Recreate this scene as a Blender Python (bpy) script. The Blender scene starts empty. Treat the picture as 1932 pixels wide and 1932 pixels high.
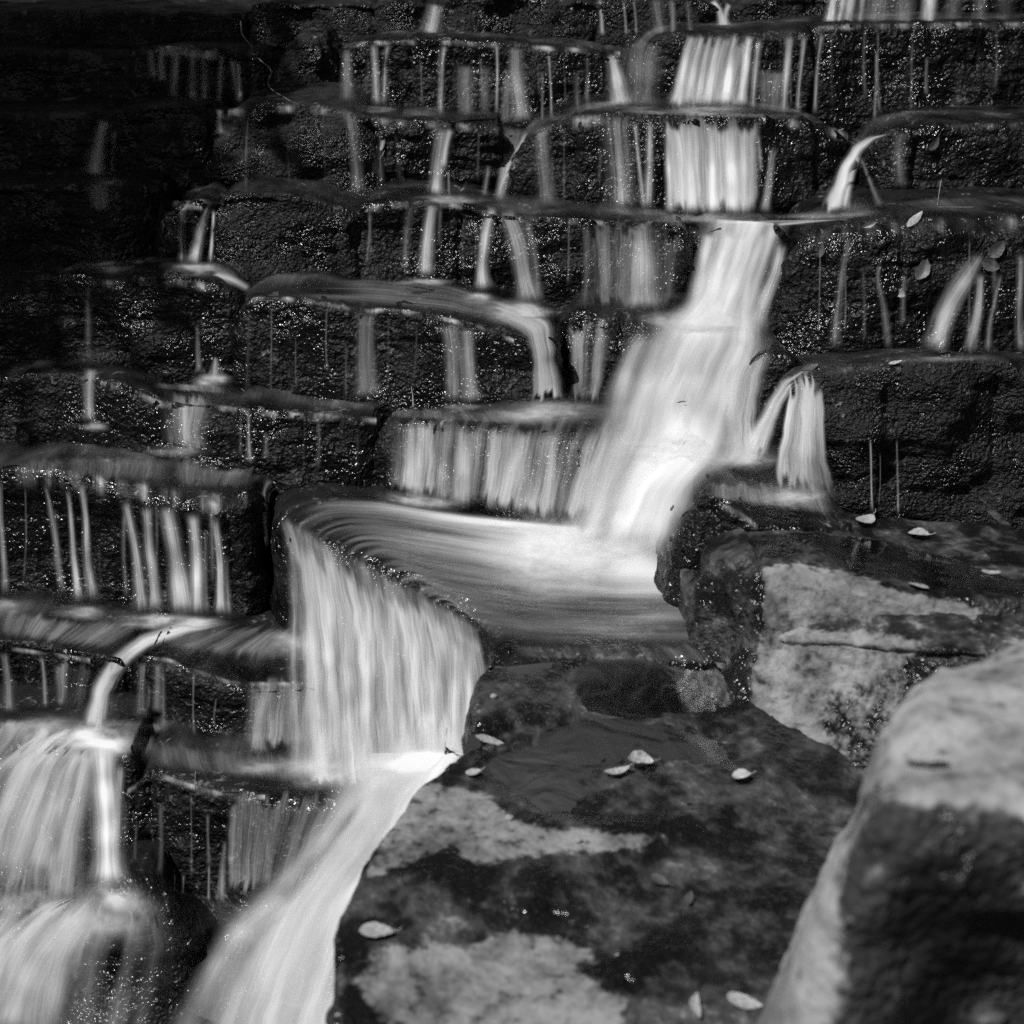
import bpy, math, random
import numpy as np
from mathutils import Vector
from mathutils.bvhtree import BVHTree

# ------------------------------------------------------------------ camera, sky, sun, exposure
SC = bpy.context.scene
COL = SC.collection
CZ = 2.6                                   # camera height above the stream bed
PITCH = math.radians(19.29)
F = 2760.0                                 # focal length in units of a 1932 px frame (80 mm on 56 mm film)
cam_d = bpy.data.cameras.new("camera")
cam_d.sensor_width = 56.0; cam_d.sensor_height = 56.0; cam_d.sensor_fit = 'HORIZONTAL'
cam_d.lens = 80.0
cam_d.clip_start = 0.05; cam_d.clip_end = 2000.0
cam_d.dof.use_dof = True; cam_d.dof.focus_distance = 4.1; cam_d.dof.aperture_fstop = 4.0
cam_d.dof.aperture_blades = 5
cam = bpy.data.objects.new("camera", cam_d); COL.objects.link(cam)
cam.location = (0, 0, CZ)
cam.rotation_euler = (math.radians(90) - PITCH, 0, 0)
SC.camera = cam

SUN = Vector((-0.45, -0.32, 0.83)).normalized()      # direction towards the sun
SUN_EL = math.asin(SUN.z)
SUN_AZ = math.atan2(SUN.x, SUN.y)
world = bpy.data.worlds.new("World"); SC.world = world; world.use_nodes = True
wn = world.node_tree; wn.nodes.clear()
sky = wn.nodes.new('ShaderNodeTexSky'); sky.sky_type = 'NISHITA'; sky.sun_disc = False
sky.sun_elevation = SUN_EL; sky.sun_rotation = SUN_AZ
bw = wn.nodes.new('ShaderNodeRGBToBW')               # black-and-white film
bg = wn.nodes.new('ShaderNodeBackground'); bg.inputs['Strength'].default_value = 0.05
wo = wn.nodes.new('ShaderNodeOutputWorld')
wn.links.new(sky.outputs[0], bw.inputs[0]); wn.links.new(bw.outputs[0], bg.inputs['Color']); wn.links.new(bg.outputs[0], wo.inputs[0])
sun_d = bpy.data.lights.new("sun", 'SUN'); sun_d.energy = 3.6; sun_d.angle = math.radians(0.55); sun_d.color = (1, 1, 1)
sun_o = bpy.data.objects.new("sun", sun_d); COL.objects.link(sun_o)
sun_o.rotation_euler = (-SUN).to_track_quat('-Z', 'Y').to_euler(); sun_o.location = SUN * 20
SC.view_settings.view_transform = 'Standard'; SC.view_settings.look = 'None'
SC.view_settings.gamma = 1.0; SC.view_settings.use_curve_mapping = False
SC.view_settings.exposure = 0.2
SC.render.engine = 'CYCLES'
SC.cycles.max_bounces = 4; SC.cycles.diffuse_bounces = 2; SC.cycles.glossy_bounces = 2
SC.cycles.transparent_max_bounces = 24; SC.cycles.transmission_bounces = 3
SC.cycles.sample_clamp_indirect = 3.0
SC.cycles.use_denoising = False; SC.cycles.denoiser = 'OPENIMAGEDENOISE'
SC.cycles.use_adaptive_sampling = True; SC.cycles.adaptive_threshold = 0.03

rng = np.random.default_rng(7)

# ------------------------------------------------------------------ projection helpers
cP, sP = math.cos(PITCH), math.sin(PITCH)
def ray_dirs(x, y):
    cx = (np.asarray(x, float) - 966.0) / F; cy = (966.0 - np.asarray(y, float)) / F
    return np.stack([cx, cP + cy * sP, -sP + cy * cP], -1)
def P(x, y, d):
    v = ray_dirs(x, y); t = np.asarray(d, float) / v[..., 1]
    return v * t[..., None] + np.array([0, 0, CZ])
def to_px(p):
    q = np.asarray(p) - np.array([0, 0, CZ])
    zc = q[..., 1] * cP - q[..., 2] * sP; yc = q[..., 1] * sP + q[..., 2] * cP
    zc = np.maximum(zc, 1e-3)
    return 966 + F * q[..., 0] / zc, 966 - F * yc / zc

# ------------------------------------------------------------------ numpy noise
_perm = np.random.default_rng(11).permutation(256); _perm = np.concatenate([_perm, _perm, _perm])
_grad = np.random.default_rng(5).normal(size=(256, 3)); _grad /= np.linalg.norm(_grad, axis=1)[:, None]
def perlin(p):
    p = np.asarray(p, float); i = np.floor(p).astype(int); f = p - i; i &= 255
    w = f * f * f * (f * (f * 6 - 15) + 10); out = 0
    for dx in (0, 1):
        for dy in (0, 1):
            for dz in (0, 1):
                h = _perm[_perm[_perm[(i[..., 0] + dx) & 255] + ((i[..., 1] + dy) & 255)] + ((i[..., 2] + dz) & 255)]
                g = _grad[h]
                d = (f - np.array([dx, dy, dz])) * g
                wt = (w[..., 0] if dx else 1 - w[..., 0]) * (w[..., 1] if dy else 1 - w[..., 1]) * (w[..., 2] if dz else 1 - w[..., 2])
                out = out + wt * d.sum(-1)
    return out * 1.6
def fbm(p, oct=3, gain=.5):
    s = 0; a = 1.0
    for _ in range(oct):
        s = s + a * perlin(p); p = np.asarray(p) * 2.03 + 17.3; a *= gain
    return s
def sstep(a, b, x):
    t = np.clip((x - a) / (b - a + 1e-9), 0, 1); return t * t * (3 - 2 * t)
def in_poly(poly, x, y, feather):
    """soft inside mask of a polygon (pixels), feather in px"""
    poly = np.asarray(poly, float); n = len(poly); inside = np.zeros(x.shape, bool); dist = np.full(x.shape, 1e9)
    for k in range(n):
        ax, ay = poly[k]; bx, by = poly[(k + 1) % n]
        c = ((ay > y) != (by > y)) & (x < (bx - ax) * (y - ay) / (by - ay + 1e-12) + ax)
        inside ^= c
        ex, ey = bx - ax, by - ay; t = np.clip(((x - ax) * ex + (y - ay) * ey) / (ex * ex + ey * ey + 1e-9), 0, 1)
        dist = np.minimum(dist, np.hypot(x - ax - t * ex, y - ay - t * ey))
    sd = np.where(inside, dist, -dist)
    return sstep(-feather, feather, sd)
def catmull(pts, step):
    pts = np.asarray(pts, float); n = len(pts); out = []
    ext = np.vstack([2 * pts[0] - pts[1], pts, 2 * pts[-1] - pts[-2]])
    for k in range(n - 1):
        p0, p1, p2, p3 = ext[k:k + 4]; m = max(2, int(np.linalg.norm((p2 - p1)[:3]) / step))
        t = np.linspace(0, 1, m, endpoint=False)[:, None]
        out.append(.5 * ((2 * p1) + (p2 - p0) * t + (2 * p0 - 5 * p1 + 4 * p2 - p3) * t * t + (3 * p1 - p0 - 3 * p2 + p3) * t ** 3))
    out.append(pts[-1:]); return np.vstack(out)
def gauss(a, sig, axis):
    if sig <= 0: return a
    r = max(1, int(sig * 3)); k = np.exp(-.5 * (np.arange(-r, r + 1) / sig) ** 2); k /= k.sum()
    pad = [(0, 0)] * a.ndim; pad[axis] = (r, r); b = np.pad(a, pad, mode='edge')
    return np.apply_along_axis(lambda v: np.convolve(v, k, 'valid'), axis, b)

# ------------------------------------------------------------------ materials
def new_mat(name):
    m = bpy.data.materials.new(name); m.use_nodes = True; nt = m.node_tree; nt.nodes.clear(); return m, nt
class N:
    def __init__(s, nt): s.nt = nt
    def __call__(s, typ, _in=None, **kw):
        n = s.nt.nodes.new('ShaderNode' + typ)
        for k, v in kw.items(): setattr(n, k, v)
        for k, v in (_in or {}).items():
            if isinstance(v, bpy.types.NodeSocket): s.nt.links.new(v, n.inputs[k])
            else: n.inputs[k].default_value = v
        return n
def math_(n, op, a, b=None, clamp=False):
    d = {0: a}
    if b is not None: d[1] = b
    return n('Math', d, operation=op, use_clamp=clamp).outputs[0]
def rangem(n, v, a, b, c=0.0, d=1.0, smooth=False):
    return n('MapRange', {'Value': v, 'From Min': a, 'From Max': b, 'To Min': c, 'To Max': d}, interpolation_type='SMOOTHSTEP' if smooth else 'LINEAR').outputs[0]

def rock_material(name, wet=(.003, .014), dry=(.10, .27), scale=1.0, bump=1.0, rough=(.19, .46), topb=.35, wetvar=.0):
    m, nt = new_mat(name); n = N(nt)
    geo = n('NewGeometry').outputs['Position']
    at = n('Attribute', attribute_name='dry').outputs['Fac']
    n1 = n('Attribute', attribute_name='tone').outputs['Fac']
    n2 = n('TexNoise', {'Vector': geo, 'Scale': 34.0 * scale, 'Detail': 2.0, 'Roughness': .6}).outputs['Fac']
    n3 = n('TexNoise', {'Vector': geo, 'Scale': 80.0 * scale, 'Detail': 1.5, 'Roughness': .6}).outputs['Fac']
    # dry mask with a ragged edge
    dn = math_(n, 'ADD', at, math_(n, 'ADD', math_(n, 'MULTIPLY', math_(n, 'SUBTRACT', n2, .5), 1.2), math_(n, 'ADD', math_(n, 'MULTIPLY', math_(n, 'SUBTRACT', n1, .5), .7), math_(n, 'MULTIPLY', math_(n, 'SUBTRACT', n3, .5), .7))))
    dm = rangem(n, dn, .22, .80, smooth=True)
    wcol = rangem(n, n1, .3, .7, wet[0], wet[1])
    if wetvar: wcol = math_(n, 'ADD', wcol, math_(n, 'MULTIPLY', rangem(n, math_(n, 'ADD', n1, math_(n, 'MULTIPLY', n2, 1.2)), 1.0, 1.5), wetvar))
    mott = math_(n, 'ADD', math_(n, 'MULTIPLY', n1, .45), math_(n, 'ADD', math_(n, 'MULTIPLY', n2, .35), math_(n, 'MULTIPLY', n3, .2)))
    dcol = rangem(n, mott, .38, .62, dry[0], dry[1])
    dcol = math_(n, 'MULTIPLY', dcol, rangem(n, n2, .28, .40, .45, 1.0))
    col = n('Mix', {0: dm, 2: wcol, 3: dcol}, data_type='FLOAT').outputs[0]
    rgh_w = rangem(n, math_(n, 'ADD', n1, math_(n, 'MULTIPLY', math_(n, 'SUBTRACT', n2, .5), .6)), .34, .58, rough[0], rough[1], smooth=True)
    rgh = n('Mix', {0: dm, 2: rgh_w, 3: .92}, data_type='FLOAT').outputs[0]
    spec = n('Mix', {0: dm, 2: rangem(n, rgh_w, rough[0], rough[1], .55, .16), 3: .12}, data_type='FLOAT').outputs[0]
    hh = math_(n, 'ADD', n3, n2)
    up = n('SeparateXYZ', {0: n('NewGeometry').outputs['Normal']}).outputs[2]
    bst = math_(n, 'MULTIPLY', rangem(n, up, .55, .95, 1.0, topb), math_(n, 'MULTIPLY', rangem(n, dm, 0, 1, 1.0, .45), bump))
    bp = n('Bump', {'Height': hh, 'Strength': bst, 'Distance': .014})
    bs = n('BsdfPrincipled', {'Base Color': col, 'Roughness': rgh, 'Specular IOR Level': spec, 'Normal': bp.outputs[0]})
    o = n('OutputMaterial', {0: bs.outputs[0]})
    return m
M = {}
M['wet'] = rock_material('wet_sandstone')
M['moss'] = rock_material('wet_mossy_stone', wet=(.005, .022), scale=1.4, bump=1.1, rough=(.22, .5))
M['dry'] = rock_material('half_dry_sandstone', wet=(.006, .022), dry=(.09, .27), bump=.8, topb=.6, rough=(.18, .4), wetvar=.06)
M['boulder'] = rock_material('pale_boulder_stone', rough=(.35, .65), wet=(.012, .05), dry=(.15, .36), bump=.8, topb=.8)  # the wet tone here serves as painted shade on the boulder's front
M['terrain'] = rock_material('dark_soil', wet=(.004, .012), rough=(.8, .9))

def silk_material(name, contrast=1.0, fine=1.0, coarse=1.0, mist=False):
    """aerated falling water: white scattering streaks with clear gaps; 'dens' is how much water there is"""
    m, nt = new_mat(name); n = N(nt)
    uv = n('UVMap', uv_map='flow').outputs[0]
    sp = n('SeparateXYZ', {0: uv})
    den = n('Attribute', attribute_name='dens').outputs['Fac']
    def streak(su, sv, det, off):
        v = n('CombineXYZ', {0: math_(n, 'MULTIPLY', sp.outputs[0], su), 1: math_(n, 'MULTIPLY', sp.outputs[1], sv), 2: off}).outputs[0]
        return n('TexNoise', {'Vector': v, 'Scale': 1.0, 'Detail': det, 'Roughness': .6, 'Distortion': .15}).outputs['Fac']
    if mist:
        s1 = streak(16, 16, 2, 1.3); s2 = streak(45, 45, 2, 4.2)
        mix = math_(n, 'ADD', math_(n, 'MULTIPLY', s1, 1.2), math_(n, 'MULTIPLY', s2, .9))
    else:
        s1 = streak(30 * coarse, 1.1, 2, 1.3); s2 = streak(130 * fine, 3.0, 2, 4.2); s3 = streak(430 * fine, 16, 1, 8.8)
        mix = math_(n, 'ADD', math_(n, 'ADD', math_(n, 'MULTIPLY', s1, 1.0), math_(n, 'MULTIPLY', s2, .7)), math_(n, 'MULTIPLY', s3, .4))
    mix = math_(n, 'MULTIPLY', math_(n, 'SUBTRACT', mix, 1.05), 1.6 * contrast)     # about -0.6..0.6
    amt = rangem(n, den, .35, 1.0, 2.0, .4)
    a = math_(n, 'MULTIPLY', math_(n, 'POWER', den, 1.95), math_(n, 'MAXIMUM', math_(n, 'ADD', 1.0, math_(n, 'MULTIPLY', mix, amt)), 0.0), clamp=True)
    # froth scatters like a small volume: its brightness hardly follows the slope of the sheet
    g = n('NewGeometry').outputs['Normal']
    nz = n('VectorMath', {0: n('VectorMath', {0: g, 1: (.6, .6, .6)}, operation='MULTIPLY').outputs[0], 1: (0, 0, .55)}, operation='ADD').outputs[0]
    nz = n('VectorMath', {0: nz}, operation='NORMALIZE').outputs[0]
    df = n('BsdfDiffuse', {'Color': (.84, .84, .84, 1), 'Normal': nz})
    tl = n('BsdfTranslucent', {'Color': (.84, .84, .84, 1), 'Normal': nz})
    mx = n('MixShader', {0: .2, 1: df.outputs[0], 2: tl.outputs[0]})
    tr = n('BsdfTransparent')
    out = n('MixShader', {0: a, 1: tr.outputs[0], 2: mx.outputs[0]})
    n('OutputMaterial', {0: out.outputs[0]})
    return m
M['silk'] = silk_material('falling_water', contrast=.85)
M['silk_soft'] = silk_material('thick_white_water', contrast=.32, coarse=.6)
M['terrace'] = silk_material('running_water', contrast=.55, coarse=.8)
M['mist'] = silk_material('splash_foam', contrast=.5, mist=True)

def leaf_material(name, lo, hi):
    m, nt = new_mat(name); n = N(nt)
    uv = n('UVMap', uv_map='flow').outputs[0]
    g = n('NewGeometry').outputs['Position']
    a = n('TexNoise', {'Vector': g, 'Scale': 160.0, 'Detail': 4.0}).outputs['Fac']
    vein = n('TexWave', {'Vector': uv, 'Scale': 6.0, 'Distortion': 1.5}, bands_direction='DIAGONAL').outputs['Fac']
    c = rangem(n, math_(n, 'ADD', a, math_(n, 'MULTIPLY', vein, .12)), .35, .75, lo, hi)
    bs = n('BsdfPrincipled', {'Base Color': c, 'Roughness': .45})
    n('OutputMaterial', {0: bs.outputs[0]}); return m
M['leaf_pale'] = leaf_material('pale_dry_leaf', .2, .46)
M['leaf_dark'] = leaf_material('dull_wet_leaf', .04, .1)
M['leaf_mid'] = leaf_material('brown_leaf', .16, .34)
M['leaf_tree'] = leaf_material('green_leaf', .05, .1)
M['twig'] = leaf_material('bare_twig', .18, .35)

def pool_material():
    m, nt = new_mat('still_water'); n = N(nt)
    g = n('NewGeometry').outputs['Position']
    a = n('TexNoise', {'Vector': g, 'Scale': 9.0, 'Detail': 2.0, 'Distortion': .8}).outputs['Fac']
    b = n('Bump', {'Height': a, 'Strength': .25, 'Distance': .01})
    gl = n('BsdfGlossy', {'Color': (1, 1, 1, 1), 'Roughness': .12, 'Normal': b.outputs[0]})
    tr = n('BsdfTransparent', {'Color': (.82, .82, .82, 1)})
    fr = n('Fresnel', {'IOR': 1.33, 'Normal': b.outputs[0]})
    out = n('MixShader', {0: fr.outputs[0], 1: tr.outputs[0], 2: gl.outputs[0]})
    n('OutputMaterial', {0: out.outputs[0]}); return m
M['pool'] = pool_material()

# ------------------------------------------------------------------ object helpers
def link(name, me, mat, parent=None):
    o = bpy.data.objects.new(name, me); COL.objects.link(o)
    if mat is not None: me.materials.append(mat)
    if parent is not None: o.parent = parent
    return o
def tag(o, label=None, cat=None, group=None, kind=None):
    if label: o['label'] = label
    if cat: o['category'] = cat
    if group: o['group'] = group
    if kind: o['kind'] = kind
    return o
def grid_mesh(name, V, attrs=None, uv=None, smooth=True):
    """V: (n, m, 3) grid -> quad mesh"""
    n, m = V.shape[:2]
    idx = np.arange(n * m).reshape(n, m)
    q = np.stack([idx[:-1, :-1], idx[1:, :-1], idx[1:, 1:], idx[:-1, 1:]], -1).reshape(-1, 4)
    me = bpy.data.meshes.new(name)
    me.vertices.add(n * m); me.vertices.foreach_set('co', V.reshape(-1).astype(np.float32))
    me.loops.add(q.size); me.loops.foreach_set('vertex_index', q.reshape(-1).astype(np.int32))
    me.polygons.add(len(q)); me.polygons.foreach_set('loop_start', np.arange(0, q.size, 4, dtype=np.int32))
    me.polygons.foreach_set('loop_total', np.full(len(q), 4, np.int32))
    if smooth: me.polygons.foreach_set('use_smooth', np.ones(len(q), bool))
    me.update(calc_edges=True)
    for k, v in (attrs or {}).items():
        a = me.attributes.new(k, 'FLOAT', 'POINT'); a.data.foreach_set('value', np.asarray(v, np.float32).reshape(-1))
    if uv is not None:
        l = me.uv_layers.new(name='flow'); l.data.foreach_set('uv', uv.reshape(-1, 2)[q.reshape(-1)].astype(np.float32).reshape(-1))
    me.validate()
    return me, q

BV, BF, BOFF = [], [], [0]
DRY = {}
def ledge(name, label, lip, mat='wet', tread=.6, drop=.45, r=.03, rise=.06, batter=.1, bside=None, amp=1.0, seed=0,
          res=.008, back=(0, 1), dry=(), dents=(), strata=1.0, ends=True, lump=1.0, und=0.0, floor_dry=0.0, film=None, joint=1.0):
    pts = np.array([P(*p) for p in lip])
    bk = np.array([back[0], back[1], 0.0]); bk /= np.linalg.norm(bk)
    if ends:
        side = np.array([bk[1], -bk[0], 0])
        e0 = [pts[0] + bk * tread * .9 - side * .02, pts[0] + bk * .12 - side * .012]
        e1 = [pts[-1] + bk * .12 + side * .012, pts[-1] + bk * tread * .9 + side * .02]
        pts = np.vstack([e0, pts, e1])
    c = catmull(pts, res * 1.15)
    # equalise spacing
    s = np.concatenate([[0], np.cumsum(np.linalg.norm(np.diff(c, axis=0), axis=1))])
    ns = max(8, int(s[-1] / (res * 1.15))); si = np.linspace(0, s[-1], ns)
    c = np.stack([np.interp(si, s, c[:, k]) for k in range(3)], -1)
    t = np.gradient(c[:, :2], axis=0); t /= np.linalg.norm(t, axis=1)[:, None] + 1e-9
    o = np.stack([t[:, 1], -t[:, 0]], -1)
    o = np.stack([gauss(o[:, k], 4, 0) for k in (0, 1)], -1); o /= np.linalg.norm(o, axis=1)[:, None] + 1e-9
    # cross-section
    nt_ = max(6, int(tread / (res * 1.3))); na = max(5, int(r * 1.57 / res * 1.2)); nf = max(6, int(drop / res))
    T = np.linspace(0, 1, nt_) ** .85
    rowsB = (1 - T) * (tread - r)
    V = []; D = []; tz = np.array([0, 0, 1.0]); o3 = np.concatenate([o, np.zeros((ns, 1))], 1)
    bq = bk[None]
    inner = c - o3 * r
    for b in rowsB:
        V.append(inner + bq * b + tz * rise * b); D.append(np.tile(tz, (ns, 1)))
    for a in np.linspace(0, math.pi / 2, na)[1:]:
        V.append(inner + o3 * r * math.sin(a) + tz * (r * math.cos(a) - r)); D.append(o3 * math.sin(a) + tz * math.cos(a))
    bt = batter if bside is None else (batter + (bside - batter) * np.abs(o[:, :1]))
    for sd in np.linspace(0, drop, nf)[1:]:
        V.append(c + o3 * (bt * sd - und * math.sin(min(1, sd / max(drop, .01)) * math.pi)) - tz * (r + sd)); D.append(o3)
    V = np.array(V); D = np.array(D)
    sh = np.array([seed * 3.17, seed * 1.31, seed * 2.71])
    p = V + sh
    disp = .024 * lump * fbm(p * np.array([4.5, 4.5, 6]), 2) + .0045 * fbm(p * 24, 3, .6)
    disp += .004 * strata * fbm(p * np.array([7, 7, 46]), 2) * (1 - np.abs(D[..., 2]))
    rid = 1 - np.abs(perlin(p * np.array([13, 13, 17])) * 2)
    disp += -.010 * np.clip(rid - .75, 0, 1) * 4 * .25
    damp = np.where(D[..., 2] > .95, .45, 1.0)
    V = V + D * (disp * damp * amp)[..., None]
    # joints: the ledge is broken into blocks that stand a little proud of each other
    rj = np.random.default_rng(seed + 100); pos = np.cumsum(rj.uniform(.18, .5, 40)); pos = pos[pos < si[-1]]
    if joint > 0 and len(pos):
        so = rj.uniform(-1, 1, len(pos) + 1) * .020 * joint; sz = rj.uniform(-1, 1, len(pos) + 1) * .007 * joint
        zz = (V[..., 2] - c[None, :, 2]); wv = .02 * perlin(np.stack([zz * 9, zz * 0 + seed, zz * 0], -1)) + .006 * perlin(np.stack([zz * 40, zz * 0 + seed, zz * 0], -1))
        S2 = si[None] + wv; off_ = np.full(S2.shape, so[0]); oz_ = np.full(S2.shape, sz[0]); gr = np.zeros(S2.shape)
        for j, pj in enumerate(pos):
            st = sstep(pj - .008, pj + .008, S2); off_ = off_ + (so[j + 1] - so[j]) * st; oz_ = oz_ + (sz[j + 1] - sz[j]) * st
            gr = np.maximum(gr, np.exp(-((S2 - pj) / .008) ** 2) * rj.uniform(.3, 1))
        side_ = 1 - np.clip(D[..., 2], 0, 1) ** 2
        V = V + (o3[None] * (off_ * side_ - gr * .016 * joint)[..., None]) + tz * (oz_ * (D[..., 2] > .3) - gr * .010 * joint * (D[..., 2] > .3))[..., None]
        bed = np.exp(-((perlin(np.stack([si[None] * .8 + 0 * zz, zz * 0 + seed * 1.7, zz * 0], -1)) * .05 + .008 * perlin(np.stack([si[None] * 16 + 0 * zz, zz * 0 + seed, zz * 0 + 3], -1)) + zz + .05 + .12 * rj.uniform()) / .005) ** 2)
        bed = bed * np.clip(.5 + 1.6 * perlin(np.stack([si[None] * 4 + 0 * zz, zz * 0 + seed, zz * 0 + 8], -1)), 0, 1)
        V = V - o3[None] * (bed * .010 * joint * side_)[..., None]
    # broken lip: nibble the edge region downward / inward
    nib = np.clip(fbm(np.stack([si * 14 + seed * 9, si * 0 + 3.3, si * 0], -1), 3), -1, 1)
    edge = np.exp(-((np.arange(len(V)) - (nt_ + na * .4)) / (na * .8 + 3)) ** 2)
    V = V - (edge[:, None] * np.clip(nib, 0, 1)[None])[..., None] * .014 * amp * (o3 * .6 + tz)[None]
    px, py = to_px(V)
    for poly, dep, fe in dents:
        V[..., 2] -= in_poly(poly, px, py, fe) * dep
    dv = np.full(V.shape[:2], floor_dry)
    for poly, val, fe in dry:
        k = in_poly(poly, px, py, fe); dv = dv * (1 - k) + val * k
    tone = np.clip(.5 + .38 * fbm((V + sh) * 8, 4, .6), 0, 1)
    me, q = grid_mesh(name, V, {'dry': dv, 'tone': tone})
    me.flip_normals()
    ob = link(name, me, M[mat]); tag(ob, label, 'rock', 'ledge rocks of the cascade')
    film = {'wet': .2, 'moss': .08}.get(mat, 0) if film is None else film
    if film:
        k = nt_ + int(na * .45); k0 = max(0, nt_ - int(.36 / (res * 1.3)))
        W = V[k0:k] + D[k0:k] * .006
        rl = np.concatenate([[0], np.cumsum(np.linalg.norm(np.diff(W, axis=0), axis=2).mean(1))])
        fd = film * np.clip(.55 + 1.5 * fbm(np.stack([W[..., 0] * 5 + seed, W[..., 1] * 3, W[..., 2] * 0], -1), 3), 0, 1.6)
        fq = np.arange(k - k0) / (k - k0 - 1.0)
        fd = fd * (sstep(0, .3, 1 - fq) * sstep(0, .35, fq))[:, None] * (sstep(0, .12, si / si[-1]) * sstep(0, .12, 1 - si / si[-1]))[None]
        fuv = np.stack(np.broadcast_arrays(si[None] + seed * 3.3, rl[:, None]), -1)
        fm, _ = grid_mesh('water', W[::2, ::2], {'dens': fd[::2, ::2]}, fuv[::2, ::2]); fm.flip_normals()
        tag(link('water', fm, M['terrace']), kind='structure')
    BV.append(V.reshape(-1, 3)); BF.append(q + BOFF[0]); BOFF[0] += V.shape[0] * V.shape[1]
    return ob

# ------------------------------------------------------------------ the rocks, back to front (pixel of the 1932 frame, distance in m)
R = ledge
R('ledge_rock', 'dim mossy ledge at the top left corner, in deep shade', [(-150, 24, 5.8), (150, 18, 5.75), (260, 22, 5.7), (465, 30, 5.8)], 'moss', drop=.3, seed=1, film=0)
R('ledge_rock', 'rough mossy rock at the top edge left of a short fall', [(470, 16, 5.78), (520, 4, 5.72), (640, 2, 5.7), (790, 8, 5.74)], 'moss', drop=.3, seed=2, lump=1.4)
R('ledge_rock', 'dark sparkling rock at the top edge, right of the short fall', [(826, 14, 5.7), (850, -6, 5.66), (980, -12, 5.66), (1125, -2, 5.7)], 'moss', drop=.3, seed=3, lump=1.3)
R('ledge_rock', 'top edge rock with thin trickles beside the Y shaped spout', [(1128, 2, 5.68), (1200, -8, 5.66), (1300, -4, 5.66), (1350, 8, 5.7)], 'moss', drop=.3, seed=4)
R('ledge_rock', 'small dark rock at the top edge right of the Y shaped spout', [(1382, 8, 5.66), (1420, -6, 5.62), (1550, -10, 5.64)], 'moss', drop=.3, seed=5)
R('ledge_rock', 'highest ledge at the top right corner under a striped veil', [(1556, -30, 5.7), (1700, -36, 5.66), (1960, -40, 5.66), (2060, -38, 5.7)], 'wet', drop=.35, seed=6)

R('ledge_rock', 'shaded ledge with a fringe of short trickles, upper left', [(-150, 98, 5.5), (200, 94, 5.45), (275, 90, 5.38), (360, 84, 5.36), (440, 90, 5.36), (512, 100, 5.42)], 'wet', drop=.35, seed=7, film=0)
R('ledge_rock', 'rounded mossy boulder on the second step near the top', [(512, 120, 5.42), (525, 78, 5.34), (560, 66, 5.3), (620, 68, 5.32), (645, 82, 5.4)], 'moss', drop=.35, seed=8, r=.05, lump=1.3)
R('ledge_rock', 'long dark ledge on the second step with many hair thin trickles', [(640, 82, 5.36), (700, 76, 5.32), (830, 74, 5.3), (960, 82, 5.3), (1080, 88, 5.3), (1185, 100, 5.34)], 'wet', drop=.36, seed=9)
R('ledge_rock', 'wide sparkling ledge at upper right under the striped white fall', [(1190, 98, 5.36), (1215, 78, 5.28), (1260, 66, 5.24), (1400, 61, 5.2), (1480, 55, 5.2), (1570, 46, 5.2), (1750, 42, 5.2), (1960, 40, 5.22), (2080, 40, 5.25)], 'wet', drop=.42, seed=10, r=.04)

R('ledge_rock', 'almost black ledge left of the mossy lumps, third step', [(-150, 216, 5.1), (150, 212, 5.05), (230, 205, 4.98), (300, 197, 4.95), (380, 200, 4.95), (412, 212, 5.0)], 'wet', drop=.36, seed=11, film=0)
R('ledge_rock', 'lumpy moss covered rock on the third step', [(416, 216, 4.98), (450, 201, 4.93), (560, 195, 4.9), (640, 199, 4.9), (692, 212, 4.92)], 'moss', drop=.4, seed=12, lump=2.0, batter=.2)
R('ledge_rock', 'layered dark ledge on the third step left of the slanting crack', [(690, 216, 4.93), (760, 223, 4.9), (850, 229, 4.9), (940, 238, 4.92), (964, 256, 5.0)], 'wet', drop=.4, seed=13, strata=2.6, lump=1.4)
R('ledge_rock', 'big round shouldered rock behind the main curtain, third step', [(944, 360, 4.94), (962, 290, 4.88), (1000, 250, 4.84), (1060, 224, 4.82), (1130, 210, 4.8), (1250, 207, 4.78), (1400, 214, 4.78), (1520, 226, 4.8), (1600, 248, 4.84), (1630, 280, 4.94)], 'wet', drop=.42, seed=14, r=.05)
R('ledge_rock', 'dark rock right of the notch chute, third step at the right edge', [(1620, 285, 4.92), (1650, 260, 4.84), (1700, 242, 4.8), (1780, 233, 4.78), (1960, 227, 4.8), (2080, 225, 4.82)], 'wet', drop=.42, seed=15, r=.05)

R('ledge_rock', 'black ledge in the deepest shade at the left edge', [(-150, 352, 4.75), (100, 347, 4.7), (200, 343, 4.66), (300, 352, 4.72)], 'wet', drop=.36, seed=16, film=0)
R('ledge_rock', 'short dark ledge carrying two bright trickles, left side', [(305, 400, 4.68), (325, 382, 4.6), (380, 375, 4.56), (418, 380, 4.62)], 'wet', drop=.36, seed=17)
R('ledge_rock', 'matt mossy slab on the fourth step, left of centre', [(400, 374, 4.58), (440, 361, 4.54), (520, 365, 4.52), (600, 379, 4.54), (690, 400, 4.62)], 'moss', drop=.38, seed=18, lump=1.2, batter=.18)
R('ledge_rock', 'long broken ledge on the fourth step with a forked trickle', [(668, 404, 4.6), (690, 386, 4.56), (780, 376, 4.54), (860, 380, 4.54), (940, 399, 4.52), (1060, 409, 4.5), (1180, 417, 4.48), (1290, 425, 4.46), (1324, 448, 4.54)], 'wet', drop=.42, seed=19, lump=1.3)
R('ledge_rock', 'rock sill drowned under the top of the white main chute', [(1300, 446, 4.52), (1390, 430, 4.46), (1480, 432, 4.46)], 'wet', drop=.4, seed=20, batter=.35, r=.06)
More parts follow.
